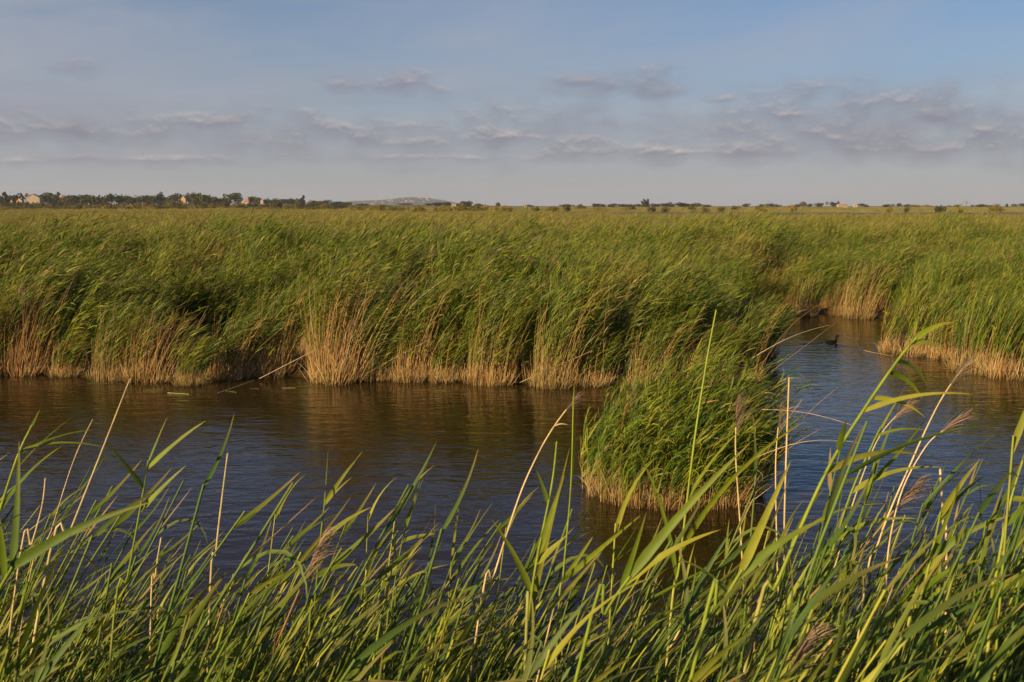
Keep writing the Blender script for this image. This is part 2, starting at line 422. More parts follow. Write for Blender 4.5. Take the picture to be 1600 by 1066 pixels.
PM = [M_STALK, M_LEAF, M_PLUME]
def patch(n, rad, H, nl, leafL, leafW, S, K, r, sides=3, skirt=0, plume=0.08, green=0.93, across=2, name='reed_patch', **kw):
    g = Geo()
    a = rnd(0, 2 * math.pi, n); q = np.sqrt(rnd(0, 1, n)) * rad
    base = np.stack([q * np.cos(a), q * np.sin(a), np.full(n, -0.05)], -1)
    reeds(g, g, base, H * rnd(0.82, 1.08, n), nl, leafL, leafW, S=S, K=K, r=r, sides=sides, across=across, green=green, mi_s=0, mi_l=1, plume=plume, gp=g, mi_p=2, **kw)
    if skirt: stubble(g, skirt, rad * 1.1, 0, 0)
    return g.mesh(name, PM)
def stubble(g, n, rad, mi_s, mi_l, h=(0.25, 0.8), rx=1.0, w=0.012, center=(0, 0)):
    """dead stems and leaf litter that skirts the foot of a clump"""
    a = rnd(0, 2 * math.pi, n)
    if n > 100: ca = rnd(0, 2 * math.pi, n // 14); a = ca[rng.integers(0, len(ca), n)] + rng.normal(0, 0.05, n)
    q = np.sqrt(rnd(0.2, 1, n)) * rad
    base = np.stack([q * np.cos(a) * rx + center[0], q * np.sin(a) + center[1], np.full(n, -0.06)], -1)
    d = nrm(np.stack([np.cos(a) * 0.30 + 0.08, np.sin(a) * 0.30, np.full(n, 1.0)], -1) + rng.normal(0, 0.22, (n, 3)))
    d1 = nrm(d + rng.normal(0, 0.6, (n, 3)) + WIND * 0.35)
    c = TANS[rng.integers(0, len(TANS), n)] * rnd(0.6, 1.15, (n, 1)); c = np.where(rng.random((n, 1)) < 0.10, GREENS[rng.integers(0, 5, n)], c)
    hv = h[0] + (h[1] - h[0]) * rnd(0, 1, n) ** 1.4 * (0.55 + 0.45 * np.sin(a * 3 + q * 4))
    ribbons(g, base, d, d1, hv, np.full(n, w) * rnd(0.6, 1.3, n), rng.normal(0, 1, (n, 3)) * np.array([0.5, 1, 0.1]), 3, c, c, 2, mi_s, pw=2.0, base_w=0.9)
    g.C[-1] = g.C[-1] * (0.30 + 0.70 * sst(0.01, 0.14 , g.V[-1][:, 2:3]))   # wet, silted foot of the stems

protoA = [patch(15, 0.30, 2.4, 12, 0.40, 0.031, 4, 6, 0.0045, skirt=0, t0=random.choice((0.22, 0.34, 0.4)), bend=random.choice(((0.1, 0.5), (0.3, 0.9), (0.5, 1.3))), up=random.choice(((-0.6, 0.2), (-0.3, 0.6), (0.2, 1.2))), azj=0.5) for _ in range(12)]
protoB = [patch(26, 0.75, 2.25, 8, 0.46, 0.040, 3, 4, 0.006, sides=3, plume=0.22, plumeS=7, t0=0.5) for _ in range(8)]
protoC = [patch(60, 2.6, 2.1, 4, 0.60, 0.085, 2, 3, 0.012, sides=3, plume=0.3, plumeS=4, t0=0.6, plumeL=0.35) for _ in range(6)]

def field(n, x0, x1, y0, y1, cond, seed):
    r_ = np.random.default_rng(seed); x = r_.uniform(x0, x1, n); y = r_.uniform(y0, y1, n)
    k = cond(x, y); return x[k], y[k]
def hvar(x, y):
    return 0.78 + 0.24 * vnoise(x, y, 3.2, 1) + 0.22 * vnoise(x + 0.5 * y, y * 0.5, 1.3, 2)
PITS = [((px - 800) / FPX * d, d, r) for px, d, r in ((95, 22.6, 1.0), (225, 22.6, 1.0), (305, 22.2, 1.2), (360, 22.6, 0.9), (455, 22.0, 0.8), (600, 22.2, 1.0), (700, 22.6, 1.1), (800, 22.4, 0.9), (925, 22.2, 1.1), (1030, 22.5, 0.9), (1100, 22.6, 2.1), (1190, 24.0, 1.2), (1480, 25, 1.0), (1400, 28, 0.9), (30, 27.5, 1.0), (280, 28, 1.5), (560, 28, 1.4), (860, 28, 1.5), (1060, 29, 1.4), (430, 33, 1.6), (740, 34, 1.8), (150, 34, 1.6))]
def pit(x, y):
    v = np.ones(np.shape(x))
    for cx, cy_, r in PITS: v = np.minimum(v, 0.40 + 0.6 * sst(0.7, 1.15, np.hypot((x - cx) / r, (y - cy_) / (0.06 * cy_))))
    return v
def place(x, y, seed, protos, sj=0.08, rzj=0.35, base=1.0, dryf=None):
    r_ = np.random.default_rng(seed); n = len(x)
    s = pit(x, y) * hvar(x, y) * base * (1 + r_.normal(0, sj, n)) * (1 - 0.22 * ((x > 3.5) & (x < 10) & (y > 20) & (y < 36))) * (1 - 0.14 * ((x >= 10) & (y < 40)))
    tilt = (vnoise(x, y, 2.2, 9) - 0.5) * 0.35
    rot = np.stack([r_.normal(0, 0.05, n), tilt + r_.normal(0, 0.04, n), r_.normal(0, rzj, n)], -1)
    dry = dryf(x, y) if dryf is not None else np.zeros(n)
    return np.stack([x, y, gz(x, y)], -1), rot, np.stack([s, s, s], -1), r_.integers(0, len(protos), n), dry
# bed A: the dense reeds just behind the water's edge
def condA(x, y):
    sd = far_sd(x, y)
    # bays bite into the edge
    bay = 0.45 + 0.5 * vnoise(x, y, 0.8, 11)
    # lanes between the mounds run back from the edge
    lane = (vnoise(x + 0.5 * y, y * 0.35, 1.15, 13) < 0.45) & (sd < 3.4 + 2 * vnoise(x, y, 2, 14))
    return (sd > bay) & ~lane & (np.abs(x) < y * 0.60 + 3)
def dryA(x, y): return np.clip((vnoise(x, y, 2.4, 21) - 0.72) * 2.2, 0, 0.55) + 0.10 * vnoise(x, y, 12, 4)
xa, ya = field(3600, -30, 30, 18, 48, lambda x, y: (far_sd(x, y) > 0.35) & (np.abs(x) < y * 0.60 + 3) & (pit(x, y) > 0.6), 1)
ra = np.random.default_rng(5); reps = ra.integers(4, 9, len(xa)); cid = np.repeat(np.arange(len(xa)), reps); nA = len(cid)
sig = ra.uniform(0.14, 0.30, len(xa))[cid]
xi, yi = xa[cid] + ra.normal(0, 1, nA) * sig, ya[cid] + ra.normal(0, 1, nA) * sig
k = far_sd(xi, yi) > 0.15; cid, xi, yi = cid[k], xi[k], yi[k]; nA = len(cid)
p_, r_, s_, i_, d_ = place(xi, yi, 2, protoA, dryf=dryA, base=0.95, rzj=0.12)
rt = np.hypot(xi - xa[cid], yi - ya[cid])
hc = ra.uniform(0.80, 1.14, len(xa))[cid] * (1 - 0.30 * np.clip(rt / 0.6, 0, 1)); s_ *= hc[:, None]
r_[:, 2] += ra.normal(0, 0.45, len(xa))[cid]; r_[:, 1] += ra.normal(0.02, 0.14, len(xa))[cid] + (xi - xa[cid]) * 0.25; r_[:, 0] -= (yi - ya[cid]) * 0.30
scatter('reed_bed', protoA, p_, r_, s_, i_, d_, 'dense green reed bed with wind bent leaves filling the far bank of the water', 'reed bed')
# bed B
def limit(x, y): return np.where(x > 0, 250 - 90 * sst(0, 60, x), 250 + 130 * sst(0, -80, x))
def condB(x, y):
    ponds = np.ones(x.shape, bool)
    for (cx, cy), rx, ry in PONDS: ponds &= np.hypot((x - cx) / (rx + 1), (y - cy) / (ry + 1)) > 1.05
    return (np.abs(x) < y * 0.58 + 4) & (y < limit(x, y)) & ponds
xb, yb = field(22000, -75, 75, 46, 120, condB, 3)
def dryB(x, y): return np.clip(0.16 + 0.34 * vnoise(x, y, 14, 6) * sst(40, 130, y) + 0.18 * vnoise(x, y, 4, 8), 0, 0.6)
p_, r_, s_, i_, d_ = place(xb, yb, 4, protoB, dryf=dryB, base=0.90)
scatter('reed_marsh', protoB, p_, r_, s_, i_, d_, 'broad yellow green reed marsh with tan plumes stretching back behind the bank', 'reed marsh')
xc, yc = field(26000, -240, 240, 116, 420, condB, 5)
def dryC(x, y): return np.clip(0.22 + 0.45 * (vnoise(x, y, 40, 6)) * sst(100, 300, y) , 0, 0.75)
p_, r_, s_, i_, d_ = place(xc, yc, 6, protoC, dryf=dryC, base=0.80)
s_[:, 2] *= 0.9 + 0.25 * vnoise(xc, yc, 25, 12)
# far ochre stands beyond the open marsh
def condD(x, y): return (np.abs(x) < y * 0.56) & (vnoise(x, y, 70, 31) + 0.4 * (x > -50) > 0.55)
xd, yd = field(9000, -520, 520, 640, 900, condD, 7)
pd, rd, sd_, id_, dd = place(xd, yd, 8, protoC, base=0.8)
sd_ *= 1.5; sd_[:, 2] *= 0.62; dd[:] = 0.35 + 0.6 * vnoise(xd, yd, 60, 14)
p_ = np.concatenate([p_, pd]); r_ = np.concatenate([r_, rd]); s_ = np.concatenate([s_, sd_]); i_ = np.concatenate([i_, id_]); d_ = np.concatenate([d_, dd])
scatter('distant_reeds', protoC, p_, r_, s_, i_, d_, 'distant ochre and green reed plain reaching to the tree line', 'reed plain')

# ------------------------------------------------------------------ tussocks along the water's edge (things)
def make_tussock(n, rx, ry, H, green, skirt, fan=0.0, dryn=0, nl=12, leafL=0.46, leafW=0.026, lean=(0.0, 0.22), bend=(0.25, 0.8), sk_h=(0.3, 0.85), t0=0.34, S=4, r=0.004, across=2, up=(-0.1, 0.8), wind=1.0):
    root = empty('reed_tussock', (0, 0, 0))
    gs, gl, gd, gp = Geo(), Geo(), Geo(), Geo()
    if n:
        a = rnd(0, 2 * math.pi, n); q = np.sqrt(rnd(0, 1, n))
        base = np.stack([q * np.cos(a) * rx, q * np.sin(a) * ry, np.full(n, -0.05)], -1)
        reeds(gs, gl, base, H * rnd(0.7, 1.05, n), nl, leafL, leafW, lean=lean, bend=bend, S=S, K=7, r=r, green=green, t0=t0, across=across, tanbase=0.30, up=up, wind=wind)
    if dryn:
        a = rnd(0, 2 * math.pi, dryn); q = np.sqrt(rnd(0, 1, dryn))
        base = np.stack([q * np.cos(a) * rx * 0.9, -abs(q * np.sin(a)) * ry * 1.0 + 0.1, np.full(dryn, -0.05)], -1)
        az = np.where(np.cos(a) > 0, rng.normal(0.1, 0.5, dryn), rng.normal(0.1, 0.5, dryn))
        pts = stalk_path(base, H * rnd(0.45, 1.0, dryn), np.cos(a) * q * (0.12 + 0.26 * fan) + 0.10 + rng.normal(0, 0.08, dryn), rnd(0.0, 0.6, dryn), az, 5)
        c = TANS[rng.integers(0, len(TANS), dryn)] * rnd(0.75, 1.1, (dryn, 1))
        tube(gd, pts, np.full(dryn, 0.0062), np.full(dryn, 0.0026), np.repeat(c[:, None, :], 5, 1))
        for i in range(0, dryn, 5): add_plume(gd, pts[i], 9, 1, 0.16)
    if skirt:
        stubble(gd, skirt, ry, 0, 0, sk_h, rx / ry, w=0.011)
    if n:
        obj('stalk', gs.mesh('stalk', [M_STALK]), root); obj('foliage', gl.mesh('foliage', [M_LEAF]), root)
    if skirt or dryn: obj('dead_stems', gd.mesh('dead_stems', [M_STALK, M_PLUME]), root)
    return root
T = {
 'g1': make_tussock(70, 0.50, 0.42, 2.1, 0.97, 240, dryn=85, t0=0.30),
 'g2': make_tussock(80, 0.56, 0.45, 2.0, 0.97, 270, dryn=80, t0=0.24),
 'g3': make_tussock(55, 0.42, 0.40, 1.5, 0.95, 300, dryn=60, sk_h=(0.25, 1.0), t0=0.32),
 'd1': make_tussock(22, 0.52, 0.45, 2.15, 0.7, 420, dryn=150, fan=0.8, sk_h=(0.4, 1.3)),
 'd2': make_tussock(34, 0.50, 0.40, 2.0, 0.8, 300, dryn=120, fan=0.25, sk_h=(0.3, 1.0)),
 'l1': make_tussock(80, 0.70, 0.5, 1.45, 0.97, 420, dryn=20, lean=(0.0, 0.35), bend=(0.0, 0.35), up=(0.6, 1.8), wind=0.55, leafL=0.45, leafW=0.022),
 'l2': make_tussock(90, 0.75, 0.55, 1.65, 0.95, 460, dryn=40, lean=(-0.1, 0.3), bend=(0.0, 0.3), up=(0.7, 2.0), wind=0.5, leafL=0.45, leafW=0.022),
}
SPOTS = [ # photo x, foot y, kind, scale, label
 (-45, 590, 'g2', 1.0, 'green reed tussock cut by the left edge of the photo'),
 (22, 588, 'd2', 1.05, 'straw coloured tussock of upright dry stems at the far left of the bank'),
 (95, 590, 'g3', 0.9, 'low green tussock with orange stubble beside the leftmost dry stems'),
 (170, 596, 'g2', 0.9, 'green tussock with ragged tan skirt left of the leaning dry stalks'),
 (225, 598, 'd2', 1.08, 'tussock of long tan stalks leaning right on the left half of the bank'),
 (290, 604, 'g3', 0.8, 'short dark footed tussock that juts out into the water nearest the camera on the left'),
 (350, 594, 'g1', 1.0, 'tall green tussock with upright straw stems behind the floating broken stalk'),
 (420, 590, 'g1', 0.93, 'shaded green tussock directly left of the big dry fan'),
 (525, 599, 'd1', 1.12, 'big fan shaped tussock of dry golden stalks at the middle of the bank'),
 (585, 596, 'g2', 0.8, 'small tussock tucked against the right side of the dry golden fan'),
 (640, 597, 'g1', 0.98, 'narrow orange footed tussock with dark gaps on either side'),
 (692, 598, 'g3', 1.0, 'short tussock of stiff orange stems beneath arching green reeds'),
 (765, 602, 'g2', 1.0, 'wide bright green tussock with pale grey brown skirt'),
 (865, 607, 'g1', 1.0, 'bright green tussock jutting forward left of the gap before the islet'),
 (925, 604, 'g3', 1.0, 'orange stemmed tussock half hidden by the left side of the islet'),
 (1010, 604, 'g1', 0.92, 'tussock of the far bank seen above the left top of the islet'),
 (1100, 603, 'g2', 0.95, 'tall dark green tussock straight behind the islet'),
 (1160, 598, 'g1', 0.9, 'last tussock at the right corner of the main bank by the channel'),
 (1192, 560, 'g3', 0.85, 'tussock on the side of the main bank that faces the channel'),
 (1262, 495, 'g3', 0.95, 'small far tussock at the back of the channel on its left'),
 (1308, 494, 'd2', 0.6, 'low golden straw clump in the middle of the strip at the back of the channel'),
 (1345, 499, 'd2', 0.95, 'far tussock with tall dry stems at the back of the channel'),
 (1425, 556, 'l1', 1.05, 'sunlit light green tussock on the right bank nearest to the swimming bird'),
 (1475, 562, 'g3', 0.75, 'low tussock in the little bay between the two big tussocks of the right bank'),
 (1545, 584, 'l2', 1.0, 'large sunlit tussock with dense golden foot on the right bank'),
 (1605, 594, 'l1', 1.05, 'golden footed tussock cut by the right edge of the photo'),
 (1680, 602, 'l2', 1.1, 'tussock beyond the right edge of the photo'),
]
used = set()
for px, py, kd, sc, lab in SPOTS:
    root = T[kd] if kd not in used else copy_tree(T[kd])
    used.add(kd)
    w = onwater(px, py)
    back = 0.25
    root.location = (w[0], w[1] + back, 0.0)
    zf = {95: 0.66, 225: 0.74, 290: 0.8, 350: 0.68, 420: 1.06, 525: 1.0, 585: 0.72, 640: 1.08, 692: 0.8, 765: 1.04, 865: 1.05, 925: 0.75, 1010: 0.78, 1100: 0.62, 1160: 0.9}.get(px, 1.0)
    root.rotation_euler = (0, 0, random.uniform(-0.25, 0.25)); root.scale = (sc, sc, sc * zf * random.uniform(0.95, 1.05))
    tag(root, lab, 'reed tussock', 'reed tussocks along the far banks')

# the islet in the channel mouth
islet = empty('reed_islet', (ISL[0], ISL[1], 0))
gs, gl, gd, gp = Geo(), Geo(), Geo(), Geo()
n = 680
a = rnd(0, 2 * math.pi, n); q = np.sqrt(rnd(0, 1, n))
base = np.stack([q * np.cos(a) * 1.16, q * np.sin(a) * 0.86, np.full(n, -0.05)], -1)
Hh = 1.80 * (1 - 0.50 * q ** 2.5) * rnd(0.62, 1.10, n) * (1 + 0.05 * base[:, 0])
reeds(gs, gl, base, Hh, 14, 0.37, 0.020, lean=(-0.20, 0.20), bend=(0.1, 1.15), S=4, K=7, r=0.0032, green=0.98, t0=0.26, tanbase=0.26, azj=0.8, up=(-0.7, 0.8), wind=0.85, tipdry=0.2, jit=0.42, kink=0.12)
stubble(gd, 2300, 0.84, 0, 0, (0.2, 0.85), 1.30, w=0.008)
dn = 46
a = rnd(0, 2 * math.pi, dn); base = np.stack([np.cos(a) * 0.9, np.sin(a) * 0.65, np.full(dn, -0.05)], -1)
pts = stalk_path(base, rnd(0.7, 1.5, dn), rnd(0.0, 0.6, dn), rnd(0, 0.5, dn), rng.normal(0.2, 0.9, dn), 6)
tube(gd, pts, np.full(dn, 0.0035), np.full(dn, 0.0015), np.repeat((TANS[rng.integers(0, 5, dn)])[:, None, :], 6, 1))
for i in range(0, dn, 9): add_plume(gd, pts[i], 22, 1, 0.2)
obj('stalk', gs.mesh('stalk', [M_STALK]), islet); obj('foliage', gl.mesh('foliage', [M_LEAF]), islet)
obj('dead_stems', gd.mesh('dead_stems', [M_STALK, M_PLUME]), islet)
tag(islet, 'rounded islet of wind swept green reeds with tan foot standing alone in the water', 'reed islet')

# ------------------------------------------------------------------ foreground reeds (things)
def polyreed(pts_px, r0, r1, leaves, plume=None, label='', green=True, group=None, col=None, name='reed'):
    """a reed given by points along its stalk, from the foot up; leaves: (t, tip point, width, sag)"""
    w = np.array([P(*q) for q in pts_px])
    d0 = w[0]; foot = d0.copy(); foot[2] = gz(d0[0], d0[1]) - 0.03
    dirv = w[1] - w[0]
    if w[0][2] > foot[2] + 0.05 and dirv[2] > 0:
        s = (w[0][2] - foot[2]) / dirv[2]
        foot[:2] = w[0][:2] - dirv[:2] * s * 0.5
        w = np.vstack([foot, w])
    # resample with Catmull-Rom
    k = len(w); pts = []
    for i in range(k - 1):
        p0, p1, p2, p3 = w[max(i - 1, 0)], w[i], w[i + 1], w[min(i + 2, k - 1)]
        for t in np.linspace(0, 1, 7)[:-1]:
            pts.append(0.5 * (2 * p1 + (p2 - p0) * t + (2 * p0 - 5 * p1 + 4 * p2 - p3) * t * t + (3 * p1 - p0 - 3 * p2 + p3) * t ** 3))
    pts.append(w[-1]); pts = np.array(pts)
    root = empty(name, foot); pts = pts - foot
    K = len(pts)
    g = GREENS[2] * 1.25 if green else TANS[2] * 1.1
    if col is not None: g = np.array(col)
    tt = np.linspace(0, 1, K)[:, None]
    C = (TANS[2] * (1 - np.clip(tt * 3, 0, 1)) + g * np.clip(tt * 3, 0, 1)) * (1 + 0.1 * rng.normal(0, 1, (K, 1)))
    gs = Geo(); tube(gs, pts[None], [r0], [r1], np.clip(C, 0.01, 1)[None], 6)
    obj('stalk', gs.mesh('stalk', [M_STALK]), root)
    if leaves:
        gl = Geo()
        for (lt, tip, wd, sag) in leaves:
            B, D = interp(pts[None], np.array([[lt]])); B = B[0, 0]; D = D[0, 0]
            tipw = P(*tip) - foot; ch = tipw - B; L = np.linalg.norm(ch); chd = ch / L
            # an arc: start steeper than the chord, end flatter
            D0 = nrm(chd + UP * sag + D * 0.15); D1 = nrm(chd - UP * sag * 1.1 - D * 0.12)
            c = GREENS[rng.integers(1, 4)] * rnd(0.9, 1.15)
            if not green: c = TANS[rng.integers(0, 3)]
            ref = nrm(np.array([0.0, 0.25, 1.0]) * rnd(0.1, 1.0) + np.array([0, -1.0, 0]) * rnd(0.3, 1.0) + rng.normal(0, 0.15, 3))
            ribbons(gl, B[None], D0[None], D1[None], np.array([L * (1 + 0.25 * sag * sag)]), np.array([wd * 0.74]), ref[None], 12, c[None], (c * (0.5, 0.5, 1) + np.array([0.14, 0.09, 0.0]))[None], 3, 0, fold=0.22, pw=1.0)
        obj('foliage', gl.mesh('foliage', [M_LEAF]), root)
    if plume:
        gp = Geo(); add_plume(gp, pts[::2], plume[0], 0, plume[1], (0.34, 0.23, 0.16)); obj('plume', gp.mesh('plume', [M_PLUME]), root)
    tag(root, label, 'reed', group)
    return root

polyreed([(1040, 1060, 2.6), (1062, 880, 2.6), (1085, 690, 2.65), (1105, 560, 2.7), (1119, 485, 2.75)], 0.0042, 0.002,
         [(0.42, (1240, 640, 2.4), 0.026, 0.25), (0.5, (1160, 660, 2.7), 0.018, 0.2), (0.33, (1010, 700, 2.6), 0.020, 0.3), (0.62, (1130, 560, 2.75), 0.008, 0.1)],
         label='tall green reed whose thin brown topped stalk rises straight in front of the islet')
polyreed([(1160, 1062, 2.3), (1215, 910, 2.3), (1290, 740, 2.32), (1350, 640, 2.35), (1405, 560, 2.38), (1432, 528, 2.4)], 0.0055, 0.003,
         [(0.97, (1487, 497, 2.4), 0.024, 0.35), (0.93, (1478, 546, 2.42), 0.020, 0.25), (0.82, (1446, 612, 2.45), 0.022, 0.35), (0.78, (1438, 628, 2.4), 0.022, 0.3), (0.7, (1445, 655, 2.35), 0.018, 0.3),
          (0.66, (1520, 610, 2.3), 0.020, 0.2), (0.55, (1322, 655, 2.2), 0.024, 0.15), (0.5, (1440, 705, 2.4), 0.024, 0.3), (0.4, (1380, 770, 2.2), 0.028, 0.35)],
         label='tallest green reed bending right with dark backlit leaves over the open channel')
polyreed([(1250, 1062, 2.6), (1290, 900, 2.6), (1330, 770, 2.62), (1376, 668, 2.65)], 0.0045, 0.0022,
         [(0.95, (1450, 670, 2.6), 0.018, 0.25), (0.9, (1410, 610, 2.7), 0.012, 0.1), (0.75, (1470, 720, 2.6), 0.024, 0.3), (0.6, (1430, 800, 2.5), 0.026, 0.3)],
         label='green reed standing just right of the tallest bending reed')
polyreed([(1340, 1000, 2.8), (1372, 850, 2.8), (1425, 720, 2.82), (1462, 640, 2.85), (1486, 600, 2.87)], 0.0035, 0.0018, [], plume=(26, 0.11), green=False,
         label='dry pale stalk with a thin feathery plume rising highest over the right channel')
polyreed([(1395, 1050, 3.0), (1385, 900, 3.0), (1405, 780, 3.0), (1445, 700, 3.0), (1475, 672, 3.0)], 0.0035, 0.0015, [], plume=(34, 0.13), green=False,
         label='dry stalk with a pale bushy plume curving right in the right hand thicket')
polyreed([(1250, 1050, 2.9), (1300, 900, 2.9), (1335, 780, 2.9), (1370, 690, 2.9), (1400, 650, 2.9)], 0.003, 0.0015, [], plume=(20, 0.10), green=False,
         label='dry plumed stalk between the two green reeds at the right')
polyreed([(1478, 960, 2.7), (1474, 820, 2.7), (1469, 733, 2.7)], 0.0036, 0.003, [], green=False, label='straight broken pale stalk standing upright in the right thicket')
polyreed([(1222, 1060, 3.4), (1226, 800, 3.4), (1233, 590, 3.4)], 0.0042, 0.0030, [], green=False, label='straight pale stalk rising vertically along the right edge of the islet')
polyreed([(1165, 1060, 3.5), (1160, 880, 3.5), (1150, 720, 3.5), (1150, 668, 3.5)], 0.0040, 0.0025, [], plume=(22, 0.15), green=False,
         label='dry stalk with a fluffy brown plume seen against the islet')
polyreed([(1218, 1060, 3.6), (1214, 860, 3.6), (1212, 730, 3.6), (1216, 668, 3.6)], 0.0036, 0.0022, [], plume=(10, 0.12), green=False,
         label='thinner dry plumed stalk just left of the straight pale stalk at the islet')
polyreed([(740, 1020, 2.6), (772, 900, 2.6), (810, 780, 2.62), (838, 715, 2.65), (862, 672, 2.65), (885, 640, 2.65)], 0.0034, 0.0014, [(0.86, (888, 663, 2.62), 0.006, 0.3)], plume=(16, 0.07), green=False,
         label='long bent dry stalk with drooping plume leaning over open water left of the islet')
polyreed([(326, 1005, 2.7), (338, 860, 2.7), (347, 780, 2.7), (356, 708, 2.7)], 0.0042, 0.0026, [], green=False, label='straight pale broken stalk standing in front of the dark water at the left')
polyreed([(235, 1000, 3.0), (243, 900, 3.0), (252, 840, 3.0)], 0.0036, 0.0028, [], green=False, label='short pale stump stalk left of the straight pale stalk')
polyreed([(60, 960, 2.5), (110, 830, 2.5), (165, 690, 2.55), (203, 592, 2.6)], 0.0052, 0.0012, [], green=False, label='long pale stalk slanting right up to the far bank at the left')
polyreed([(20, 950, 2.7), (50, 850, 2.7), (66, 790, 2.7), (71, 747, 2.7)], 0.0034, 0.002, [], green=False, label='short pale stalk near the left edge of the photo')
polyreed([(30, 1000, 2.9), (80, 830, 2.9), (115, 720, 2.9), (145, 655, 2.9)], 0.0022, 0.001, [], green=False, label='very thin grey stalk crossing behind the long slanting pale stalk')
polyreed([(-60, 1060, 1.75), (-15, 950, 1.75), (20, 885, 1.75)], 0.0050, 0.0035,
         [(0.97, (233, 778, 1.72), 0.030, 0.12), (0.98, (30, 690, 1.8), 0.024, 0.05), (0.93, (150, 815, 1.8), 0.02, 0.25), (0.85, (-10, 760, 1.7), 0.02, 0.2)],
         label='near green reed at the left with one long broad leaf sweeping right')
polyreed([(-70, 1000, 2.0), (-20, 860, 2.0), (25, 720, 2.0), (50, 665, 2.02)], 0.0045, 0.0018,
         [(0.80, (160, 697, 2.0), 0.016, 0.15), (0.78, (150, 668, 2.05), 0.014, 0.15), (0.95, (62, 640, 2.05), 0.010, 0.05), (0.7, (110, 650, 2.0), 0.02, 0.1), (0.6, (90, 690, 1.95), 0.03, 0.2)],
         label='green reed at the left edge with two narrow leaves pointing straight right')
polyreed([(170, 1060, 2.4), (200, 900, 2.4), (222, 780, 2.4), (232, 720, 2.42)], 0.0042, 0.002,
         [(0.92, (322, 657, 2.4), 0.020, 0.02), (0.97, (262, 650, 2.45), 0.010, 0.0), (0.95, (312, 662, 2.5), 0.010, 0.02), (0.8, (165, 692, 2.35), 0.020, -0.1), (0.7, (290, 728, 2.4), 0.024, 0.0)],
         label='green reed with a spray of upright leaves rising highest at the left of the photo')
polyreed([(480, 1060, 2.7), (492, 940, 2.7), (500, 850, 2.7), (508, 780, 2.72)], 0.0040, 0.002,
         [(0.96, (566, 706, 2.7), 0.018, 0.0), (0.95, (550, 745, 2.7), 0.014, 0.05), (0.9, (513, 700, 2.75), 0.006, 0.0), (0.75, (580, 790, 2.6), 0.026, 0.1), (0.6, (560, 880, 2.6), 0.028, 0.15)],
         label='green reed with forked leaf tips standing left of the open gap in the thicket')
polyreed([(600, 1060, 2.9), (612, 950, 2.9), (622, 880, 2.9), (632, 830, 2.9)], 0.0038, 0.002,
         [(0.97, (656, 752, 2.9), 0.014, 0.0), (0.9, (690, 835, 2.85), 0.022, 0.1), (0.95, (662, 745, 3.0), 0.008, 0.0), (0.75, (612, 840, 2.9), 0.02, 0.1), (0.6, (700, 880, 2.9), 0.024, 0.15)],
         label='green reed in the middle with two near vertical leaves above the others')
polyreed([(690, 1060, 3.0), (700, 950, 3.0), (706, 870, 3.0)], 0.0034, 0.002,
         [(0.96, (720, 765, 3.0), 0.012, 0.0), (0.9, (770, 785, 3.0), 0.012, 0.0), (0.8, (780, 810, 2.9), 0.016, 0.05), (0.7, (800, 900, 2.9), 0.022, 0.15)],
         label='slim green reed right of the middle with fine fan of narrow leaves')
polyreed([(820, 1060, 2.2), (826, 970, 2.2), (838, 880, 2.2), (862, 760, 2.22), (870, 690, 2.25)], 0.0048, 0.002,
         [(0.62, (882, 742, 2.2), 0.024, 0.0), (0.6, (885, 838, 2.2), 0.034, -0.1), (0.75, (838, 735, 2.2), 0.016, -0.05), (0.4, (890, 700, 2.3), 0.02, 0.0), (0.5, (770, 810, 2.2), 0.026, 0.1)],
         label='broad leaved green reed with upright blades left of the islet foot')
polyreed([(868, 1060, 2.5), (880, 900, 2.5), (892, 760, 2.5), (896, 620, 2.5)], 0.0034, 0.0016,
         [(0.55, (990, 690, 2.45), 0.018, 0.15), (0.98, (897, 600, 2.5), 0.006, 0.0), (0.75, (900, 660, 2.55), 0.012, 0.0), (0.4, (1000, 800, 2.4), 0.024, 0.2), (0.42, (930, 830, 2.5), 0.02, 0.2)],
         label='thin upright green reed passing just left of the islet')
polyreed([(1080, 1060, 2.0), (1120, 960, 2.0), (1160, 890, 2.0)], 0.0050, 0.003,
         [(0.95, (1235, 720, 2.0), 0.030, 0.05), (0.9, (1290, 800, 2.0), 0.032, 0.2), (0.8, (1060, 870, 2.0), 0.022, 0.2)],
         label='near green reed below the islet with broad blades spreading right')
polyreed([(900, 1062, 2.1), (945, 960, 2.1), (985, 900, 2.1)], 0.0050, 0.003,
         [(0.95, (1165, 690, 2.1), 0.034, 0.12), (0.9, (1120, 820, 2.1), 0.03, 0.2), (0.85, (1010, 800, 2.1), 0.022, 0.0)],
         label='near green reed with one very long blade crossing the foot of the islet')
polyreed([(1540, 1062, 2.2), (1552, 930, 2.2), (1575, 800, 2.22), (1598, 720, 2.25)], 0.0048, 0.002,
         [(0.9, (1560, 730, 2.2), 0.02, 0.05), (0.8, (1650, 800, 2.2), 0.026, 0.2), (0.7, (1640, 760, 2.25), 0.026, 0.1), (0.5, (1630, 880, 2.2), 0.034, 0.2)],
         label='green reed at the right edge of the photo with blades leaving the frame')
polyreed([(1405, 1062, 2.3), (1432, 960, 2.3), (1455, 870, 2.3), (1470, 800, 2.3)], 0.0048, 0.0022,
         [(0.95, (1530, 716, 2.3), 0.024, 0.1), (0.92, (1535, 738, 2.35), 0.024, 0.25), (0.75, (1580, 800, 2.25), 0.030, 0.15), (0.6, (1530, 870, 2.2), 0.034, 0.15), (0.7, (1500, 760, 2.3), 0.02, 0.0)],
         label='leafy green reed with bright parallel blades in the right hand thicket')

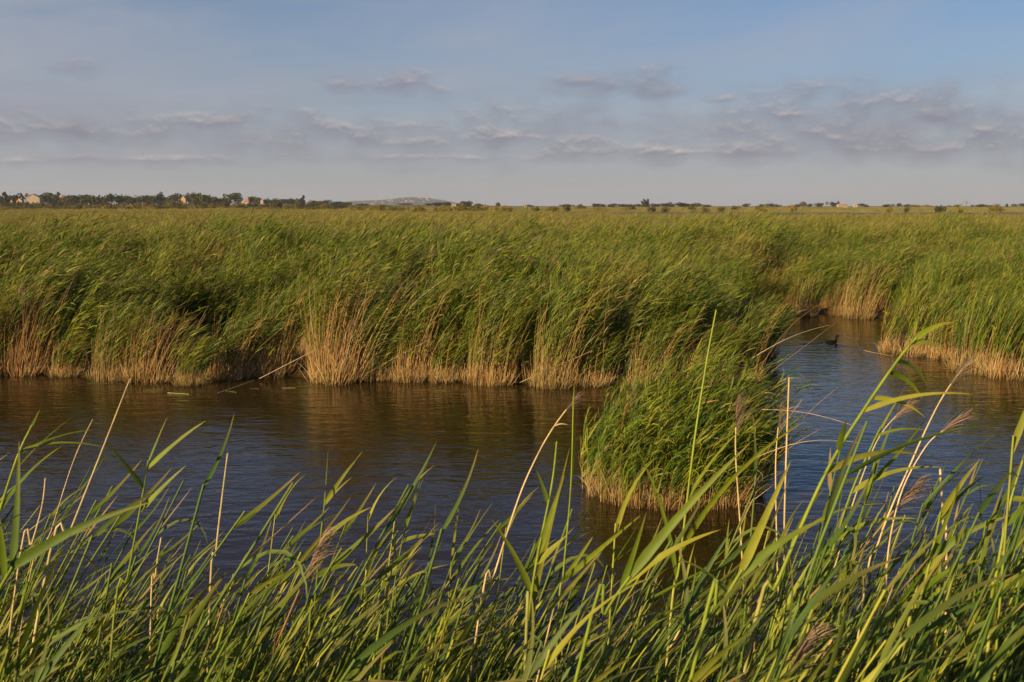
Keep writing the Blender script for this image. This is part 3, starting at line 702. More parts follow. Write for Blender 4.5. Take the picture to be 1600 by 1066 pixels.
# many more: single reeds copied from variants
def make_reed(nl, leafL, leafW, lean, bend, dry=False, plume=False, up=(0.1, 0.9), cut=False):
    root = empty('reed', (0, 0, -50))
    gs, gl, gp = Geo(), Geo(), Geo()
    if cut:
        base = np.zeros((1, 3)); pts = stalk_path(base, np.array([1.0]), rnd(*lean, 1), rnd(0, 0.12, 1), np.array([0.1]), 8)
        c = np.array((0.50, 0.38, 0.22)) * rnd(0.8, 1.15)
        tube(gs, pts, [0.0020], [0.0013], np.repeat(c[None, None, :], 8, 1), 6)
    else:
        pts = reeds(gs, gl, np.zeros((1, 3)), np.array([1.0]), nl, leafL, leafW, lean=lean, bend=bend, S=9, K=12, sides=6, across=3, r=0.0020,
                green=0.0 if dry else 1.0, t0=0.36, up=up, tipdry=0.45, swirl=0.8, azj=0.2, tanbase=0.15, jit=0.38, kink=0.10)
    obj('stalk', gs.mesh('stalk', [M_STALK]), root)
    if not cut: obj('foliage', gl.mesh('foliage', [M_LEAF]), root)
    if plume:
        add_plume(gp, pts[0], 26, 0, 0.065, (0.34, 0.23, 0.16)); obj('plume', gp.mesh('plume', [M_PLUME]), root)
    return root, pts[0][-1].copy()
VAR = {'green': [], 'dry': [], 'cut': [], 'plumed': []}
for i in range(20):
    VAR['green'].append(make_reed(random.choice((9, 10, 11, 12)), rnd(0.11, 0.165), rnd(0.0055, 0.0088), (-0.05, 0.25), (0.05, 0.45), up=(0.1, 1.9)))
for i in range(3): VAR['dry'].append(make_reed(5, 0.11, 0.004, (0.0, 0.3), (0.1, 0.5), dry=True, up=(-0.8, 0.8)))
for i in range(4): VAR['cut'].append(make_reed(0, 0, 0, (-0.02, 0.3), (0, 0), cut=True))
for i in range(3): VAR['plumed'].append(make_reed(3, 0.12, 0.005, (0.1, 0.3), (0.1, 0.5), dry=True, plume=True, up=(0, 0.8)))
first = {}
ENV = np.array([(-200, 880), (0, 885), (150, 900), (250, 890), (350, 890), (450, 885), (560, 880), (650, 920), (760, 940), (850, 900), (950, 900), (1100, 880), (1200, 850), (1300, 790), (1400, 770), (1500, 780), (1600, 785), (1800, 785)])
cnt = {}
def where(px):
    return 'left' if px < 420 else ('middle left' if px < 780 else ('middle right' if px < 1180 else 'right'))
LAB = {'green': ('leafy green reed leaning right in the near thicket at the %s of the photo', 'green reeds of the near thicket, %s'),
       'dry': ('withered straw coloured reed among the green ones at the %s of the near thicket', 'withered reeds of the near thicket, %s'),
       'cut': ('bare pale broken stalk among the green leaves at the %s of the near thicket', 'bare stalks of the near thicket, %s'),
       'plumed': ('dry reed with a small pale plume at the %s of the near thicket', 'plumed dry reeds of the near thicket, %s')}
def plant_reed(kind, px, py, d):
    var = VAR[kind]; i = random.randrange(len(var)); root, tip = var[i]
    if (kind, i) in first: root = copy_tree(root)
    first[(kind, i)] = 1
    w = P(px, py, d); az = random.gauss(0, 0.25); my = random.choice((-1, 1))
    z0 = float(gz(w[0], w[1])); s = (w[2] - z0) / tip[2]
    if s < 0.6: s = 0.6
    c, sn = math.cos(az), math.sin(az); dx = tip[0] * s; dy = tip[1] * s * my
    bx, by = w[0] - (dx * c - dy * sn), w[1] - (dx * sn + dy * c)
    by = min(by, 5.0)
    wid = 1.0 if s > 1.7 else 1.0
    root.location = (bx, by, float(gz(bx, by)) - 0.03); root.rotation_euler = (0, 0, az); root.scale = (s, s * my, s)
    l, g = LAB[kind]
    tag(root, l % where(px), 'reed', g % where(px))
NIND = 252
for k in range(NIND):
    px = rnd(-60, 1640) if k % 4 else rnd(1000, 1660)
    e = np.interp(px, ENV[:, 0], ENV[:, 1])
    u = rnd(0, 1)
    py = e - 75 + u ** 0.55 * 330
    d = rnd(2.2, 4.3) if u < 0.5 else rnd(1.9, 3.6)
    z = random.random()
    kind = 'green' if z < 0.75 else ('cut' if z < 0.92 else ('dry' if z < 0.985 else 'plumed'))
    plant_reed(kind, px, py, d)
for kd, vs in VAR.items():      # variants never placed are dropped
    for i, (root, tip) in enumerate(vs):
        if (kd, i) not in first:
            for ch in list(root.children): bpy.data.objects.remove(ch)
            bpy.data.objects.remove(root)

# undergrowth of the near bank
protoN = []
for i in range(8):
    g = Geo(); n = 7
    base = np.stack([rng.normal(0, 0.12, n), rng.normal(0, 0.12, n), np.full(n, -0.03)], -1)
    reeds(g, g, base, rnd(0.8, 1.1, n), 10, 0.145, 0.0078, S=6, K=7, r=0.0022, sides=4, across=3, mi_s=0, mi_l=1, green=0.95, up=(0.0, 1.8), bend=(0.05, 0.5), jit=0.4, kink=0.1, tipdry=0.4, t0=0.3)
    protoN.append(g.mesh('reed_patch', PM))
rr = np.random.default_rng(77)
n = 900
x = rr.uniform(-3.6, 3.9, n); y = rr.uniform(1.5, 4.9, n)
x = np.concatenate([x, rr.uniform(-8, -1.0, 700), rr.uniform(3.0, 6, 90)]); y = np.concatenate([y, rr.uniform(-1.5, 4.9, 700), rr.uniform(0.5, 4.9, 90)])
kk = (np.abs(x) > 0.62 * y + 0.7) | (y > 1.5); x, y = x[kk], y[kk]; n = len(x)
pxs = 800 + x / np.maximum(y, 0.5) * FPX
envn = np.interp(pxs, ENV[:, 0], ENV[:, 1]) + rr.uniform(20, 250, n)
zt = np.array([P(800, e, yy)[2] for e, yy in zip(envn, y)]); zg = gz(x, y)
hh = np.clip(zt - zg, 0.3, 2.6); hh = np.where(np.abs(x) > 0.6 * y + 0.6, rr.uniform(1.8, 2.35, n) - 0.35 * np.clip(zg, 0, 2), hh)
rot = np.stack([rr.normal(0, 0.05, n), rr.normal(0.05, 0.08, n), rr.normal(0, 0.35, n)], -1)
scatter('reed_thicket', protoN, np.stack([x, y, zg], -1), rot, np.stack([hh] * 3, -1), rr.integers(0, 8, n), rr.uniform(0, 0.12, n),
        'tangled green reed undergrowth filling the near bank at the bottom of the photo', 'reed thicket')

# ------------------------------------------------------------------ loose stalks on the water and over the channel
def loose(a, b, ra, rb, label, sag=0.0, col=None):
    a = np.array(a, float); b = np.array(b, float); t = np.linspace(0, 1, 9)[:, None]
    pts = a * (1 - t) + b * t + UP * sag * np.sin(t * math.pi)
    root = empty('broken_reed_stalk', a); g = Geo()
    c = np.array(col or (0.50, 0.36, 0.20)) * (1 + 0.12 * rng.normal(0, 1, (9, 1)))
    tube(g, (pts - a)[None], [ra], [rb], c[None], 6); obj('stalk', g.mesh('stalk', [M_STALK]), root)
    gl = Geo(); B, D = interp((pts - a)[None], np.array([[0.35, 0.7]]))
    dd = nrm(D[0] + rng.normal(0, 0.3, (2, 3)) * np.array([1, 1, 0.2])); cc = np.tile(c[0], (2, 1))
    ribbons(gl, B[0], dd, nrm(dd + np.array([0, 0, -0.2])), np.array([0.14, 0.1]), np.array([0.008, 0.007]), np.tile(UP, (2, 1)), 4, cc, cc)
    obj('leaf_sheath', gl.mesh('leaf_sheath', [M_LEAF]), root)
    tag(root, label, 'broken stalk')
W = onwater
loose(W(339, 615, 0.01), W(398, 594, 0.09), 0.012, 0.006, 'pale broken stalk floating on the water in front of the left bank')
loose(W(262, 614, 0.012), W(295, 616, 0.012), 0.010, 0.006, 'short green brown stalk floating below the jutting left tussock', col=(0.25, 0.26, 0.07))
loose(W(405, 592, 0.05), P(545, 520, 20.6), 0.010, 0.004, 'long snapped stalk propped against the dry golden fan from its left')
loose(W(560, 590, 0.05), P(672, 530, 20.2), 0.010, 0.004, 'long snapped stalk leaning right out of the dry golden fan')
loose(W(812, 598, 0.05), P(925, 548, 19.4), 0.010, 0.004, 'bent stalk leaning right over the dark hollow left of the islet')
loose(P(1190, 640, 11.6), P(1330, 664, 11.2), 0.005, 0.002, 'thin dry stalk pointing right out of the islet, lowest of the three', sag=0.05)
loose(P(1180, 600, 12.2), P(1305, 505, 13.5), 0.005, 0.002, 'thin dry stalk rising right from the top of the islet')
loose(P(1175, 560, 12.6), P(1296, 508, 12.8), 0.005, 0.002, 'thin dry stalk curving right above the islet into the channel', sag=0.06)
loose(P(1170, 720, 11.4), P(1345, 692, 11.0), 0.005, 0.002, 'long dry stalk bowing right over the channel from the islet foot', sag=0.12)
loose(W(1350, 548, 0.02), W(1395, 557, 0.02), 0.010, 0.005, 'thin stalk lying on the water left of the sunlit right bank tussock')

rf_ = random.Random(3)
for k in range(16):
    px = rf_.choice([rf_.uniform(10, 260), rf_.uniform(300, 900), rf_.uniform(1380, 1590)]); yb = float(np.interp(px, [0, 130, 270, 400, 700, 900, 1380, 1500, 1600], [588, 596, 608, 600, 606, 612, 556, 574, 600])) + rf_.uniform(2, 9)
    a_ = W(px, yb, 0.006); an = rf_.uniform(-0.5, 0.5); L_ = rf_.uniform(0.15, 0.45)
    b_ = a_ + np.array([L_ * math.cos(an), L_ * math.sin(an), 0.0])
    root = empty('floating_scrap', a_); g = Geo(); t_ = np.linspace(0, 1, 5)[:, None]
    cc_ = np.array(rf_.choice([(0.34, 0.22, 0.09), (0.14, 0.16, 0.03), (0.22, 0.10, 0.04)]))
    tube(g, ((b_ - a_) * t_ + np.array([0, 0.02, 0]) * np.sin(t_ * 3.1))[None], [0.007], [0.003], np.tile(cc_, (1, 5, 1)), 5); obj('stalk', g.mesh('stalk', [M_STALK]), root)
    g = Geo(); ribbons(g, np.zeros((1, 3)) + (b_ - a_) * 0.3, np.array([[0.5, 0.8, 0.05]]), np.array([[1, 0.2, 0.0]]), np.array([0.2]), np.array([0.02]), UP[None], 4, cc_[None], cc_[None]); obj('leaf', g.mesh('leaf', [M_LEAF]), root)
    sd_ = 'left' if px < 280 else ('middle' if px < 1000 else 'right')
    tag(root, 'small scrap of dead reed floating just off the %s far bank' % sd_, 'floating reed', 'scraps of dead reed floating off the %s far bank' % sd_)

# ------------------------------------------------------------------ the bird
bird = empty('water_bird', (BIRD[0], BIRD[1], 0), R(12)); bird.scale = (1.25, 1.25, 1.25)
me = bpy.data.meshes.new('body')
vs = [(-0.02, 0, 0.012), (0.06, 0, 0.020), (0.075, 0, 0.070), (0.080, 0, 0.115), (0.100, 0, 0.150), (0.128, 0, 0.150), (-0.10, 0, 0.016), (-0.16, 0, 0.030)]
rad = [(0.070, 0.052), (0.055, 0.042), (0.030, 0.030), (0.026, 0.026), (0.040, 0.038), (0.026, 0.022), (0.052, 0.036), (0.018, 0.010)]
me.from_pydata(vs, [(0, 1), (1, 2), (2, 3), (3, 4), (4, 5), (0, 6), (6, 7)], [])
bo = obj('body', me, bird)
md = bo.modifiers.new('skin', 'SKIN')
for i, q in enumerate(rad):
    me.skin_vertices[0].data[i].radius = q
me.skin_vertices[0].data[0].use_root = True
sub = bo.modifiers.new('sub', 'SUBSURF'); sub.levels = 2; sub.render_levels = 2
me.materials.append(simple_mat('dark_feathers', (0.010, 0.008, 0.007), 0.6, 0.15, 20))
def cone(name, a, b, r, flat, mat, parent):
    a = np.array(a); b = np.array(b); d = nrm(b - a); u = nrm(np.cross(d, UP)); v = np.cross(u, d); n = 8; V = []
    for s, k in ((0, 1.0), (0.35, 0.85), (0.75, 0.5), (1.0, 0.12)):
        for q in range(n):
            an = 2 * math.pi * q / n; V.append(a + (b - a) * s + (u * math.cos(an) + v * math.sin(an) * flat) * r * k)
    F = [(i * n + q, i * n + (q + 1) % n, (i + 1) * n + (q + 1) % n, (i + 1) * n + q) for i in range(3) for q in range(n)]
    return obj(name, mesh_from(name, V, F, mat), parent)
bill_mat = simple_mat('bill', (0.10, 0.09, 0.07), 0.4)
cone('bill', (0.142, 0, 0.148), (0.195, 0, 0.128), 0.014, 0.6, bill_mat, bird)
for s in (-1, 1):
    cone('wing', (0.03, s * 0.050, 0.035), (-0.15, s * 0.02, 0.045), 0.034, 0.35, me.materials[0], bird)
cone('tail', (-0.14, 0, 0.030), (-0.20, 0, 0.050), 0.022, 0.4, me.materials[0], bird)
tag(bird, 'small dark water bird swimming to the right in the channel', 'water bird')

# ------------------------------------------------------------------ far trees, shrubs, houses, hill
def crown_mesh(kind, seed):
    r_ = np.random.default_rng(seed)
    if kind == 'round':   blobs = [(r_.normal(0, 0.26), r_.normal(0, 0.26), r_.uniform(0.32, 0.75), r_.uniform(0.2, 0.34)) for _ in range(9)]
    elif kind == 'tall':  blobs = [(r_.normal(0, 0.10), r_.normal(0, 0.10), z, 0.17 * (1.15 - z)) for z in np.linspace(0.15, 0.95, 10)]
    elif kind == 'pine':  blobs = [(r_.normal(0, 0.24), r_.normal(0, 0.24), r_.uniform(0.55, 0.85), r_.uniform(0.14, 0.26)) for _ in range(9)]
    else:                 blobs = [(r_.normal(0, 0.55), r_.normal(0, 0.35), r_.uniform(0.25, 0.62), r_.uniform(0.25, 0.40)) for _ in range(8)]
    B, C = [], []
    for (x, y, z, q) in blobs:
        n = 75; d = nrm(r_.normal(0, 1, (n, 3))); rad = q * r_.uniform(0.55, 1.12, (n, 1))
        B.append(np.array([x, y, z]) + d * rad)
        C.append(np.tile(np.array((0.078, 0.074, 0.018)) * r_.uniform(0.6, 1.5), (n, 1)) * r_.uniform(0.6, 1.5, (n, 1)))
    B = np.concatenate(B); C = np.concatenate(C); B[:, 2] = np.maximum(B[:, 2], 0.04)
    g = Geo(); n = len(B); D = nrm(r_.normal(0, 1, (n, 3)))
    ribbons(g, B, D, nrm(D + r_.normal(0, 0.4, (n, 3))), np.full(n, 0.13), np.full(n, 0.12), r_.normal(0, 1, (n, 3)), 2, C, C, 2, 0, base_w=0.6)
    return g
def make_tree(name, kind, seed, tint=(1, 1, 1)):
    root = empty(name, (0, 0, -60))
    g = crown_mesh(kind, seed)
    g.C = [c * np.array(tint) for c in g.C]
    obj('crown', g.mesh('crown', [M_TREE]), root)
    gt = Geo(); bark = np.array([0.10, 0.075, 0.05]); hz = {'round': 0.5, 'tall': 0.8, 'pine': 0.75, 'shrub': 0.3}[kind]
    ps = [np.array([(0, 0, -0.03), (0.01, 0, hz * 0.5), (0.0, 0.01, hz)])]
    for q in range(4):
        a = q * 1.6 + seed; ps.append(np.array([(0, 0, hz * 0.35), (0.09 * math.cos(a), 0.09 * math.sin(a), hz * 0.7), (0.2 * math.cos(a), 0.2 * math.sin(a), hz * 0.98)]))
    ps = np.array(ps); tube(gt, ps, np.array([0.03] + [0.014] * 4), np.array([0.012] + [0.005] * 4), np.tile(bark, (5, 3, 1)), 5)
    obj('trunk', gt.mesh('trunk', [M_BARK]), root)
    return root
TV = {'round': [make_tree('tree', 'round', s, t) for s, t in ((1, (1, 1, 1)), (2, (1.25, 1.1, 1.0)), (3, (0.8, 0.85, 0.9)), (4, (1.1, 1.15, 0.9)))],
      'tall': [make_tree('cypress', 'tall', s, t) for s, t in ((5, (0.7, 0.75, 0.8)), (6, (0.6, 0.7, 0.8)))],
      'pine': [make_tree('pine_tree', 'pine', s, t) for s, t in ((7, (0.7, 0.8, 0.8)), (8, (0.75, 0.9, 0.8)))],
      'shrub': [make_tree('shrub', 'shrub', s, t) for s, t in ((9, (1.0, 0.9, 0.8)), (10, (1.9, 1.6, 0.8)), (11, (0.7, 0.72, 0.8)), (12, (2.6, 2.0, 0.9)))]}
LAND = [(0, 'left edge of the photo'), (51, 'cream gabled house'), (286, 'orange roofed house'), (367, 'tall round tree'), (382, 'white villa'), (472, 'lone pointed conifer'),
        (540, 'left foot of the hill'), (650, 'top of the distant hill'), (712, 'right foot of the hill'), (821, 'tiny stone hut'), (1008, 'twin cypresses'), (1180, 'gap in the tree line'), (1325, 'low pink roofed farm'), (1471, 'broad dark shrub')]
ORD = 'first second third fourth fifth sixth seventh eighth ninth tenth eleventh twelfth thirteenth fourteenth fifteenth sixteenth seventeenth eighteenth nineteenth twentieth'.split()
TREES = [(10, 300, 8, 'tall'), (24, 301, 20, 'round'), (33, 302, 6, 'tall'), (3, 305, 12, 'round'), (66, 301, 16, 'round'), (76, 300, 16, 'round'), (83, 303, 14, 'round'), (89, 300, 6, 'tall'), (104, 305, 14, 'round'),
 (113, 304, 18, 'round'), (126, 304, 16, 'round'), (139, 303, 16, 'round'), (152, 304, 18, 'round'), (169, 301, 9, 'pine'), (161, 305, 14, 'round'), (184, 302, 14, 'round'), (198, 304, 18, 'round'), (212, 305, 18, 'round'), (226, 304, 18, 'round'), (238, 305, 14, 'round'),
 (249, 299, 11, 'round'), (258, 307, 12, 'round'), (271, 302, 18, 'round'), (283, 303, 5, 'tall'), (296, 301, 18, 'round'), (306, 300, 18, 'round'), (316, 303, 16, 'round'), (326, 306, 14, 'round'), (336, 306, 14, 'round'), (346, 308, 14, 'round'), (354, 309, 14, 'round'),
 (367, 300, 19, 'round'), (397, 306, 12, 'round'), (403, 308, 10, 'round'), (417, 309, 14, 'round'), (428, 310, 14, 'round'), (440, 310, 14, 'round'), (455, 309, 16, 'round'), (465, 312, 12, 'round'), (472, 305, 6, 'tall'), (489, 312, 14, 'round'), (499, 313, 12, 'round'), (509, 311, 10, 'round'),
 (519, 315, 12, 'round'), (532, 314, 14, 'round'), (545, 315, 14, 'shrub'), (565, 317, 18, 'shrub'), (596, 318, 16, 'shrub'), (630, 317, 18, 'round'), (670, 317, 12, 'round'), (685, 315, 20, 'round'), (700, 316, 14, 'round'), (716, 317, 10, 'round'),
 (731, 313, 15, 'round'), (747, 317, 10, 'round'), (778, 315, 6, 'round'), (828, 319, 8, 'round'), (880, 319, 8, 'round'), (889, 318, 10, 'round'), (908, 318, 10, 'shrub'), (930, 317, 10, 'round'), (938, 318, 8, 'round'), (955, 317, 12, 'round'), (970, 318, 16, 'round'),
 (984, 318, 12, 'round'), (998, 318, 12, 'round'), (1006, 311, 6, 'tall'), (1011, 311, 6, 'tall'), (1022, 317, 14, 'round'), (1035, 317, 14, 'round'), (1048, 318, 12, 'round'), (1065, 315, 18, 'round'), (1080, 318, 12, 'round'), (1090, 316, 10, 'round'), (1106, 319, 10, 'round'), (1165, 317, 8, 'round'), (1190, 318, 9, 'round'),
 (1205, 317, 8, 'round'), (1213, 318, 7, 'round'), (1235, 319, 9, 'shrub'), (1245, 318, 9, 'round'), (1255, 314, 9, 'round'), (1266, 317, 8, 'round'), (1280, 316, 9, 'round'), (1301, 314, 8, 'round'), (1309, 314, 4, 'tall'), (1345, 317, 7, 'pine'), (1353, 318, 7, 'round'),
 (1386, 318, 12, 'round'), (1406, 317, 8, 'pine'), (1416, 318, 8, 'round'), (1430, 319, 18, 'shrub'), (1450, 319, 16, 'shrub'), (1495, 319, 10, 'round'), (1530, 318, 10, 'round'), (1541, 319, 10, 'round'), (1573, 318, 4, 'tall'), (1595, 317, 12, 'round')]
SHR = [(1471, 318.5, 16, 2, 560), (1558, 318, 18, 1, 560), (1390, 322, 10, 3, 560), (1500, 322, 12, 3, 560), (1417, 323, 9, 0, 560)]
r9 = random.Random(9)
for x in range(-5, 330, 15): SHR.append((x + r9.uniform(-4, 4), r9.uniform(312, 317), r9.uniform(14, 24), r9.choice((0, 0, 1, 2, 2)), r9.uniform(880, 1000)))
for x in range(330, 540, 13): SHR.append((x + r9.uniform(-4, 4), r9.uniform(314, 319), r9.uniform(12, 20), r9.choice((0, 1, 2)), r9.uniform(800, 950)))
for x in range(560, 800, 17): SHR.append((x + r9.uniform(-6, 6), r9.uniform(319, 323), r9.uniform(12, 24), r9.choice((1, 3, 3, 1)), r9.uniform(480, 640)))
for x in range(840, 1240, 26): SHR.append((x + r9.uniform(-9, 9), r9.uniform(320, 323), r9.uniform(9, 18), r9.choice((0, 1, 3)), r9.uniform(560, 700)))
items = [(x, yt, w, kd, r9.uniform(1050, 1350) if x < 560 else r9.uniform(1200, 1700), None) for x, yt, w, kd in TREES] + [(x, yt, w, 'shrub', d, v) for x, yt, w, v, d in SHR]
items.sort(key=lambda q: q[0])
SHADE = {0: 'brown green', 1: 'ochre green', 2: 'dark', 3: 'yellow ochre'}
firstt = {}; count = {}
for x, yt, w, kd, d, v in items:
    var = TV[kd]; i = v if v is not None else r9.randrange(len(var)); root = var[i]
    if (kd, i) in firstt: root = copy_tree(root)
    firstt[(kd, i)] = 1
    p = P(x, yt + 0.8, d); zg = float(gz(p[0], p[1]))
    H = max(p[2] - zg, 1.2); wid = w / FPX * d
    s0 = {'round': 0.62, 'tall': 0.32, 'pine': 0.6, 'shrub': 1.15}[kd] * 2
    top = {'round': 1.0, 'tall': 1.0, 'pine': 1.02, 'shrub': 0.92}[kd]
    sx = wid / s0 * 1.55
    root.location = (p[0], p[1], zg); root.scale = (sx, sx, H / top); root.rotation_euler = (0, 0, r9.uniform(0, 6.28))
    li = max(k for k, (lx, _) in enumerate(LAND) if lx <= max(x, 0)); ln = LAND[li][1]
    word = {'round': 'tree', 'tall': 'conifer', 'pine': 'pine', 'shrub': 'shrub'}[kd]
    count[(li, word)] = count.get((li, word), 0) + 1; o_ = ORD[min(count[(li, word)], 20) - 1]
    if x in (1006, 1011): lab = 'dark pointed cypress, the %s one of the twin pair on the horizon' % ('left' if x == 1006 else 'right')
    elif x == 367: lab = 'tall round tree standing higher than its neighbours left of the white villa'
    elif x == 472: lab = 'lone pointed conifer rising above the low trees right of the white villa'
    elif x == 1471: lab = 'broad dark shrub on the right horizon'
    elif kd == 'shrub': lab = '%s shrub, %s shrub right of the %s' % (SHADE[i], o_, ln)
    else: lab = '%s on the horizon, %s %s right of the %s' % ({'round': 'round green tree', 'tall': 'narrow dark conifer', 'pine': 'flat topped pine'}[kd], o_, word, ln)
    tag(root, lab, 'shrub' if kd == 'shrub' else 'tree', 'shrubs in front of the tree line' if kd == 'shrub' else 'trees along the horizon')

def boxm(name, x0, x1, y0, y1, z0, z1, mat, parent):
    V = [(x0, y0, z0), (x1, y0, z0), (x1, y1, z0), (x0, y1, z0), (x0, y0, z1), (x1, y0, z1), (x1, y1, z1), (x0, y1, z1)]
    F = [(0, 3, 2, 1), (4, 5, 6, 7), (0, 1, 5, 4), (1, 2, 6, 5), (2, 3, 7, 6), (3, 0, 4, 7)]
    return obj(name, mesh_from(name, V, F, mat, smooth=False), parent)
def gable(name, w, dp, z0, z1, over, mat, parent, th=0.25):
    """two roof slabs, ridge across the view (gable end to the camera)"""
    hw = w / 2 + over; y0, y1 = -over, dp + over; zr = z1
    V = []
    for t in (0, th):
        V += [(-hw, y0, z0 + t), (0, y0, zr + t), (hw, y0, z0 + t), (-hw, y1, z0 + t), (0, y1, zr + t), (hw, y1, z0 + t)]
    F = [(0, 1, 4, 3), (1, 2, 5, 4), (6, 9, 10, 7), (7, 10, 11, 8), (0, 6, 7, 1), (1, 7, 8, 2), (3, 4, 10, 9), (4, 5, 11, 10), (0, 3, 9, 6), (2, 8, 11, 5)]
    return obj(name, mesh_from(name, V, F, mat, smooth=False), parent)
M_CREAM = simple_mat('cream_render', (0.46, 0.36, 0.26)); M_WHITE = simple_mat('white_render', (0.50, 0.45, 0.38))
M_TILE = simple_mat('clay_tiles', (0.42, 0.19, 0.10)); M_GLASS = simple_mat('dark_glass', (0.03, 0.035, 0.04), 0.1, 0.6); M_PINK = simple_mat('pinkish_tiles', (0.50, 0.30, 0.22)); M_OCH = simple_mat('ochre_render', (0.52, 0.36, 0.18))
def house(px, ytop, ybase, wpx, d, wall, roof, label, gableend=True, wins=3, chimney=True, ry=0.0, roofh=0.3):
    pt = P(px, ytop, d); pb = P(px, ybase, d); w = wpx / FPX * d * (1.0 if px == 51 else 0.75)
    root = empty('house', (pb[0], pb[1], min(pb[2], float(gz(pb[0], pb[1])))), ry)
    z0 = 0; Ht = pt[2] - root.location[2]; zw = Ht * (1 - roofh); dp = w * 0.7
    boxm('wall', -w / 2, w / 2, 0, dp, -0.5, zw, wall, root)
    if gableend:
        V = [(-w / 2, 0.02, zw), (w / 2, 0.02, zw), (0, 0.02, Ht), (-w / 2, dp - .02, zw), (w / 2, dp - .02, zw), (0, dp - .02, Ht)]
        F = [(0, 1, 2, 2), (3, 5, 4, 4)]
        me = bpy.data.meshes.new('gable_wall'); me.from_pydata([tuple(map(float, q)) for q in V], [], [(0, 1, 2), (3, 5, 4), (0, 3, 4, 1), (0, 2, 5, 3), (1, 4, 5, 2)]); me.materials.append(wall)
        obj('gable_wall', me, root)
        rf = gable('roof', w, dp, zw - 0.02 * w, Ht, 0.4, roof, root)
    else:
        V = [(-w / 2 - .4, -.4, zw), (w / 2 + .4, -.4, zw), (w / 2 + .4, dp + .4, zw), (-w / 2 - .4, dp + .4, zw), (-w / 2 + 1, dp / 2, Ht), (w / 2 - 1, dp / 2, Ht)]
        me = bpy.data.meshes.new('roof'); me.from_pydata([tuple(map(float, q)) for q in V], [], [(0, 1, 5, 4), (1, 2, 5), (2, 3, 4, 5), (3, 0, 4), (0, 3, 2, 1)]); me.materials.append(roof)
        rf = obj('roof', me, root)
    if chimney: boxm('chimney', w * 0.2, w * 0.2 + 0.7, dp * 0.5, dp * 0.5 + 0.7, zw, Ht + 0.7, wall, rf)
    for i in range(wins):
        cx = -w / 2 + w * (i + 0.5) / wins
        boxm('window', cx - 0.55, cx + 0.55, -0.05, 0.1, zw * 0.45, zw * 0.45 + 1.2, M_GLASS, root)
    tag(root, label, 'house', 'houses along the horizon')
house(51, 303.5, 312.5, 20, 1080, M_CREAM, M_PINK, 'cream gabled house, largest of the buildings among the trees at the far left', True, 3, False, R(8), 0.28)
house(30, 309.5, 315, 11, 1040, M_OCH, M_TILE, 'small low house just left of the cream gabled house', True, 2)
house(17.5, 312.5, 316, 5, 1030, M_OCH, M_TILE, 'tiny ochre shed leftmost of the buildings', False, 1, False)
house(97, 305.5, 311, 9, 1120, M_CREAM, M_TILE, 'small cream house half hidden by trees right of the cream gabled house', False, 2)
house(286, 305.5, 312, 10, 1100, M_OCH, M_TILE, 'orange roofed house peeping out between rounded trees', True, 2)
house(385, 311, 315.5, 9, 1020, M_CREAM, M_TILE, 'upper of the two pale houses right of the tall round tree', False, 2)
house(379, 314, 319, 6, 990, M_WHITE, M_PINK, 'white villa below and left of the other pale house right of the tall round tree', False, 2)
house(409, 312, 316, 6, 1040, M_CREAM, M_PINK, 'small pale house between the two dark rounded trees right of the villa', False, 1)
house(821, 319.5, 322.5, 5, 1150, M_CREAM, M_TILE, 'tiny stone hut alone on the horizon right of the hill', False, 1, False)
house(1318, 318.5, 322.5, 20, 1250, M_CREAM, M_PINK, 'low pink roofed farm building on the right horizon', False, 4)
house(1337, 318, 321.5, 8, 1300, M_WHITE, M_PINK, 'short pink roofed annex right of the long farm building', False, 1)
house(709, 317.5, 320.5, 9, 1300, M_WHITE, M_TILE, 'long low white shed at the right foot of the distant hill', False, 2, False)

rs = np.random.default_rng(40); n = 900
y = rs.uniform(760, 1080, n); x = y * rs.uniform(-0.62, -0.12, n); k = vnoise(x, y, 30, 3) > 0.25; x, y = x[k], y[k]; n = len(x)
hh = rs.uniform(2.2, 4.6, n) * (0.55 + 0.45 * sst(-0.15, -0.35, x / y))
scatter('scrub', [TV['shrub'][i][0].children[0].data if False else [c for c in TV['shrub'][i].children if c.name.startswith('crown')][0].data for i in range(4)],
        np.stack([x, y, gz(x, y) - 0.2], -1), np.stack([np.zeros(n), np.zeros(n), rs.uniform(0, 6, n)], -1), np.stack([hh * 1.1, hh * 1.1, hh], -1),
        rs.choice([0, 0, 1, 2, 3], n), rs.uniform(0, 0.3, n), 'olive and brown scrub covering the low rise below the far trees at the left', 'scrub')

# distant hill with its town
HD = 8200.0
prof = [(530, 319), (545, 315.5), (560, 313.5), (580, 313), (600, 312), (615, 310.5), (630, 308.8), (645, 308), (660, 308.2), (675, 309.8), (690, 312), (705, 314.5), (722, 318), (735, 321)]
px_ = np.linspace(520, 745, 90); py_ = np.interp(px_, [a for a, _ in prof], [b for _, b in prof])
hx = (px_ - 800) / FPX * HD; hz = np.array([P(800, v, HD)[2] for v in py_]); hz = np.maximum(hz, 2) * (1 + 0.05 * (vnoise(hx, hx * 0, 60, 2) - 0.5))
yy = np.linspace(-1, 1, 25); GX, GY = np.meshgrid(hx, yy * 700 + HD); GZ = np.outer(np.cos(np.abs(yy) ** 1.2 * math.pi / 2) ** 0.8, hz) - 3
GZ += 6 * (vnoise(GX, GY, 90, 8) - 0.5) * (1 - np.abs(yy))[:, None]
V = np.stack([GX, GY, GZ], -1).reshape(-1, 3); nx = len(hx)
ii = (np.arange(24)[:, None] * nx + np.arange(nx - 1)[None, :]); F = np.stack([ii, ii + 1, ii + nx + 1, ii + nx], -1).reshape(-1, 4)
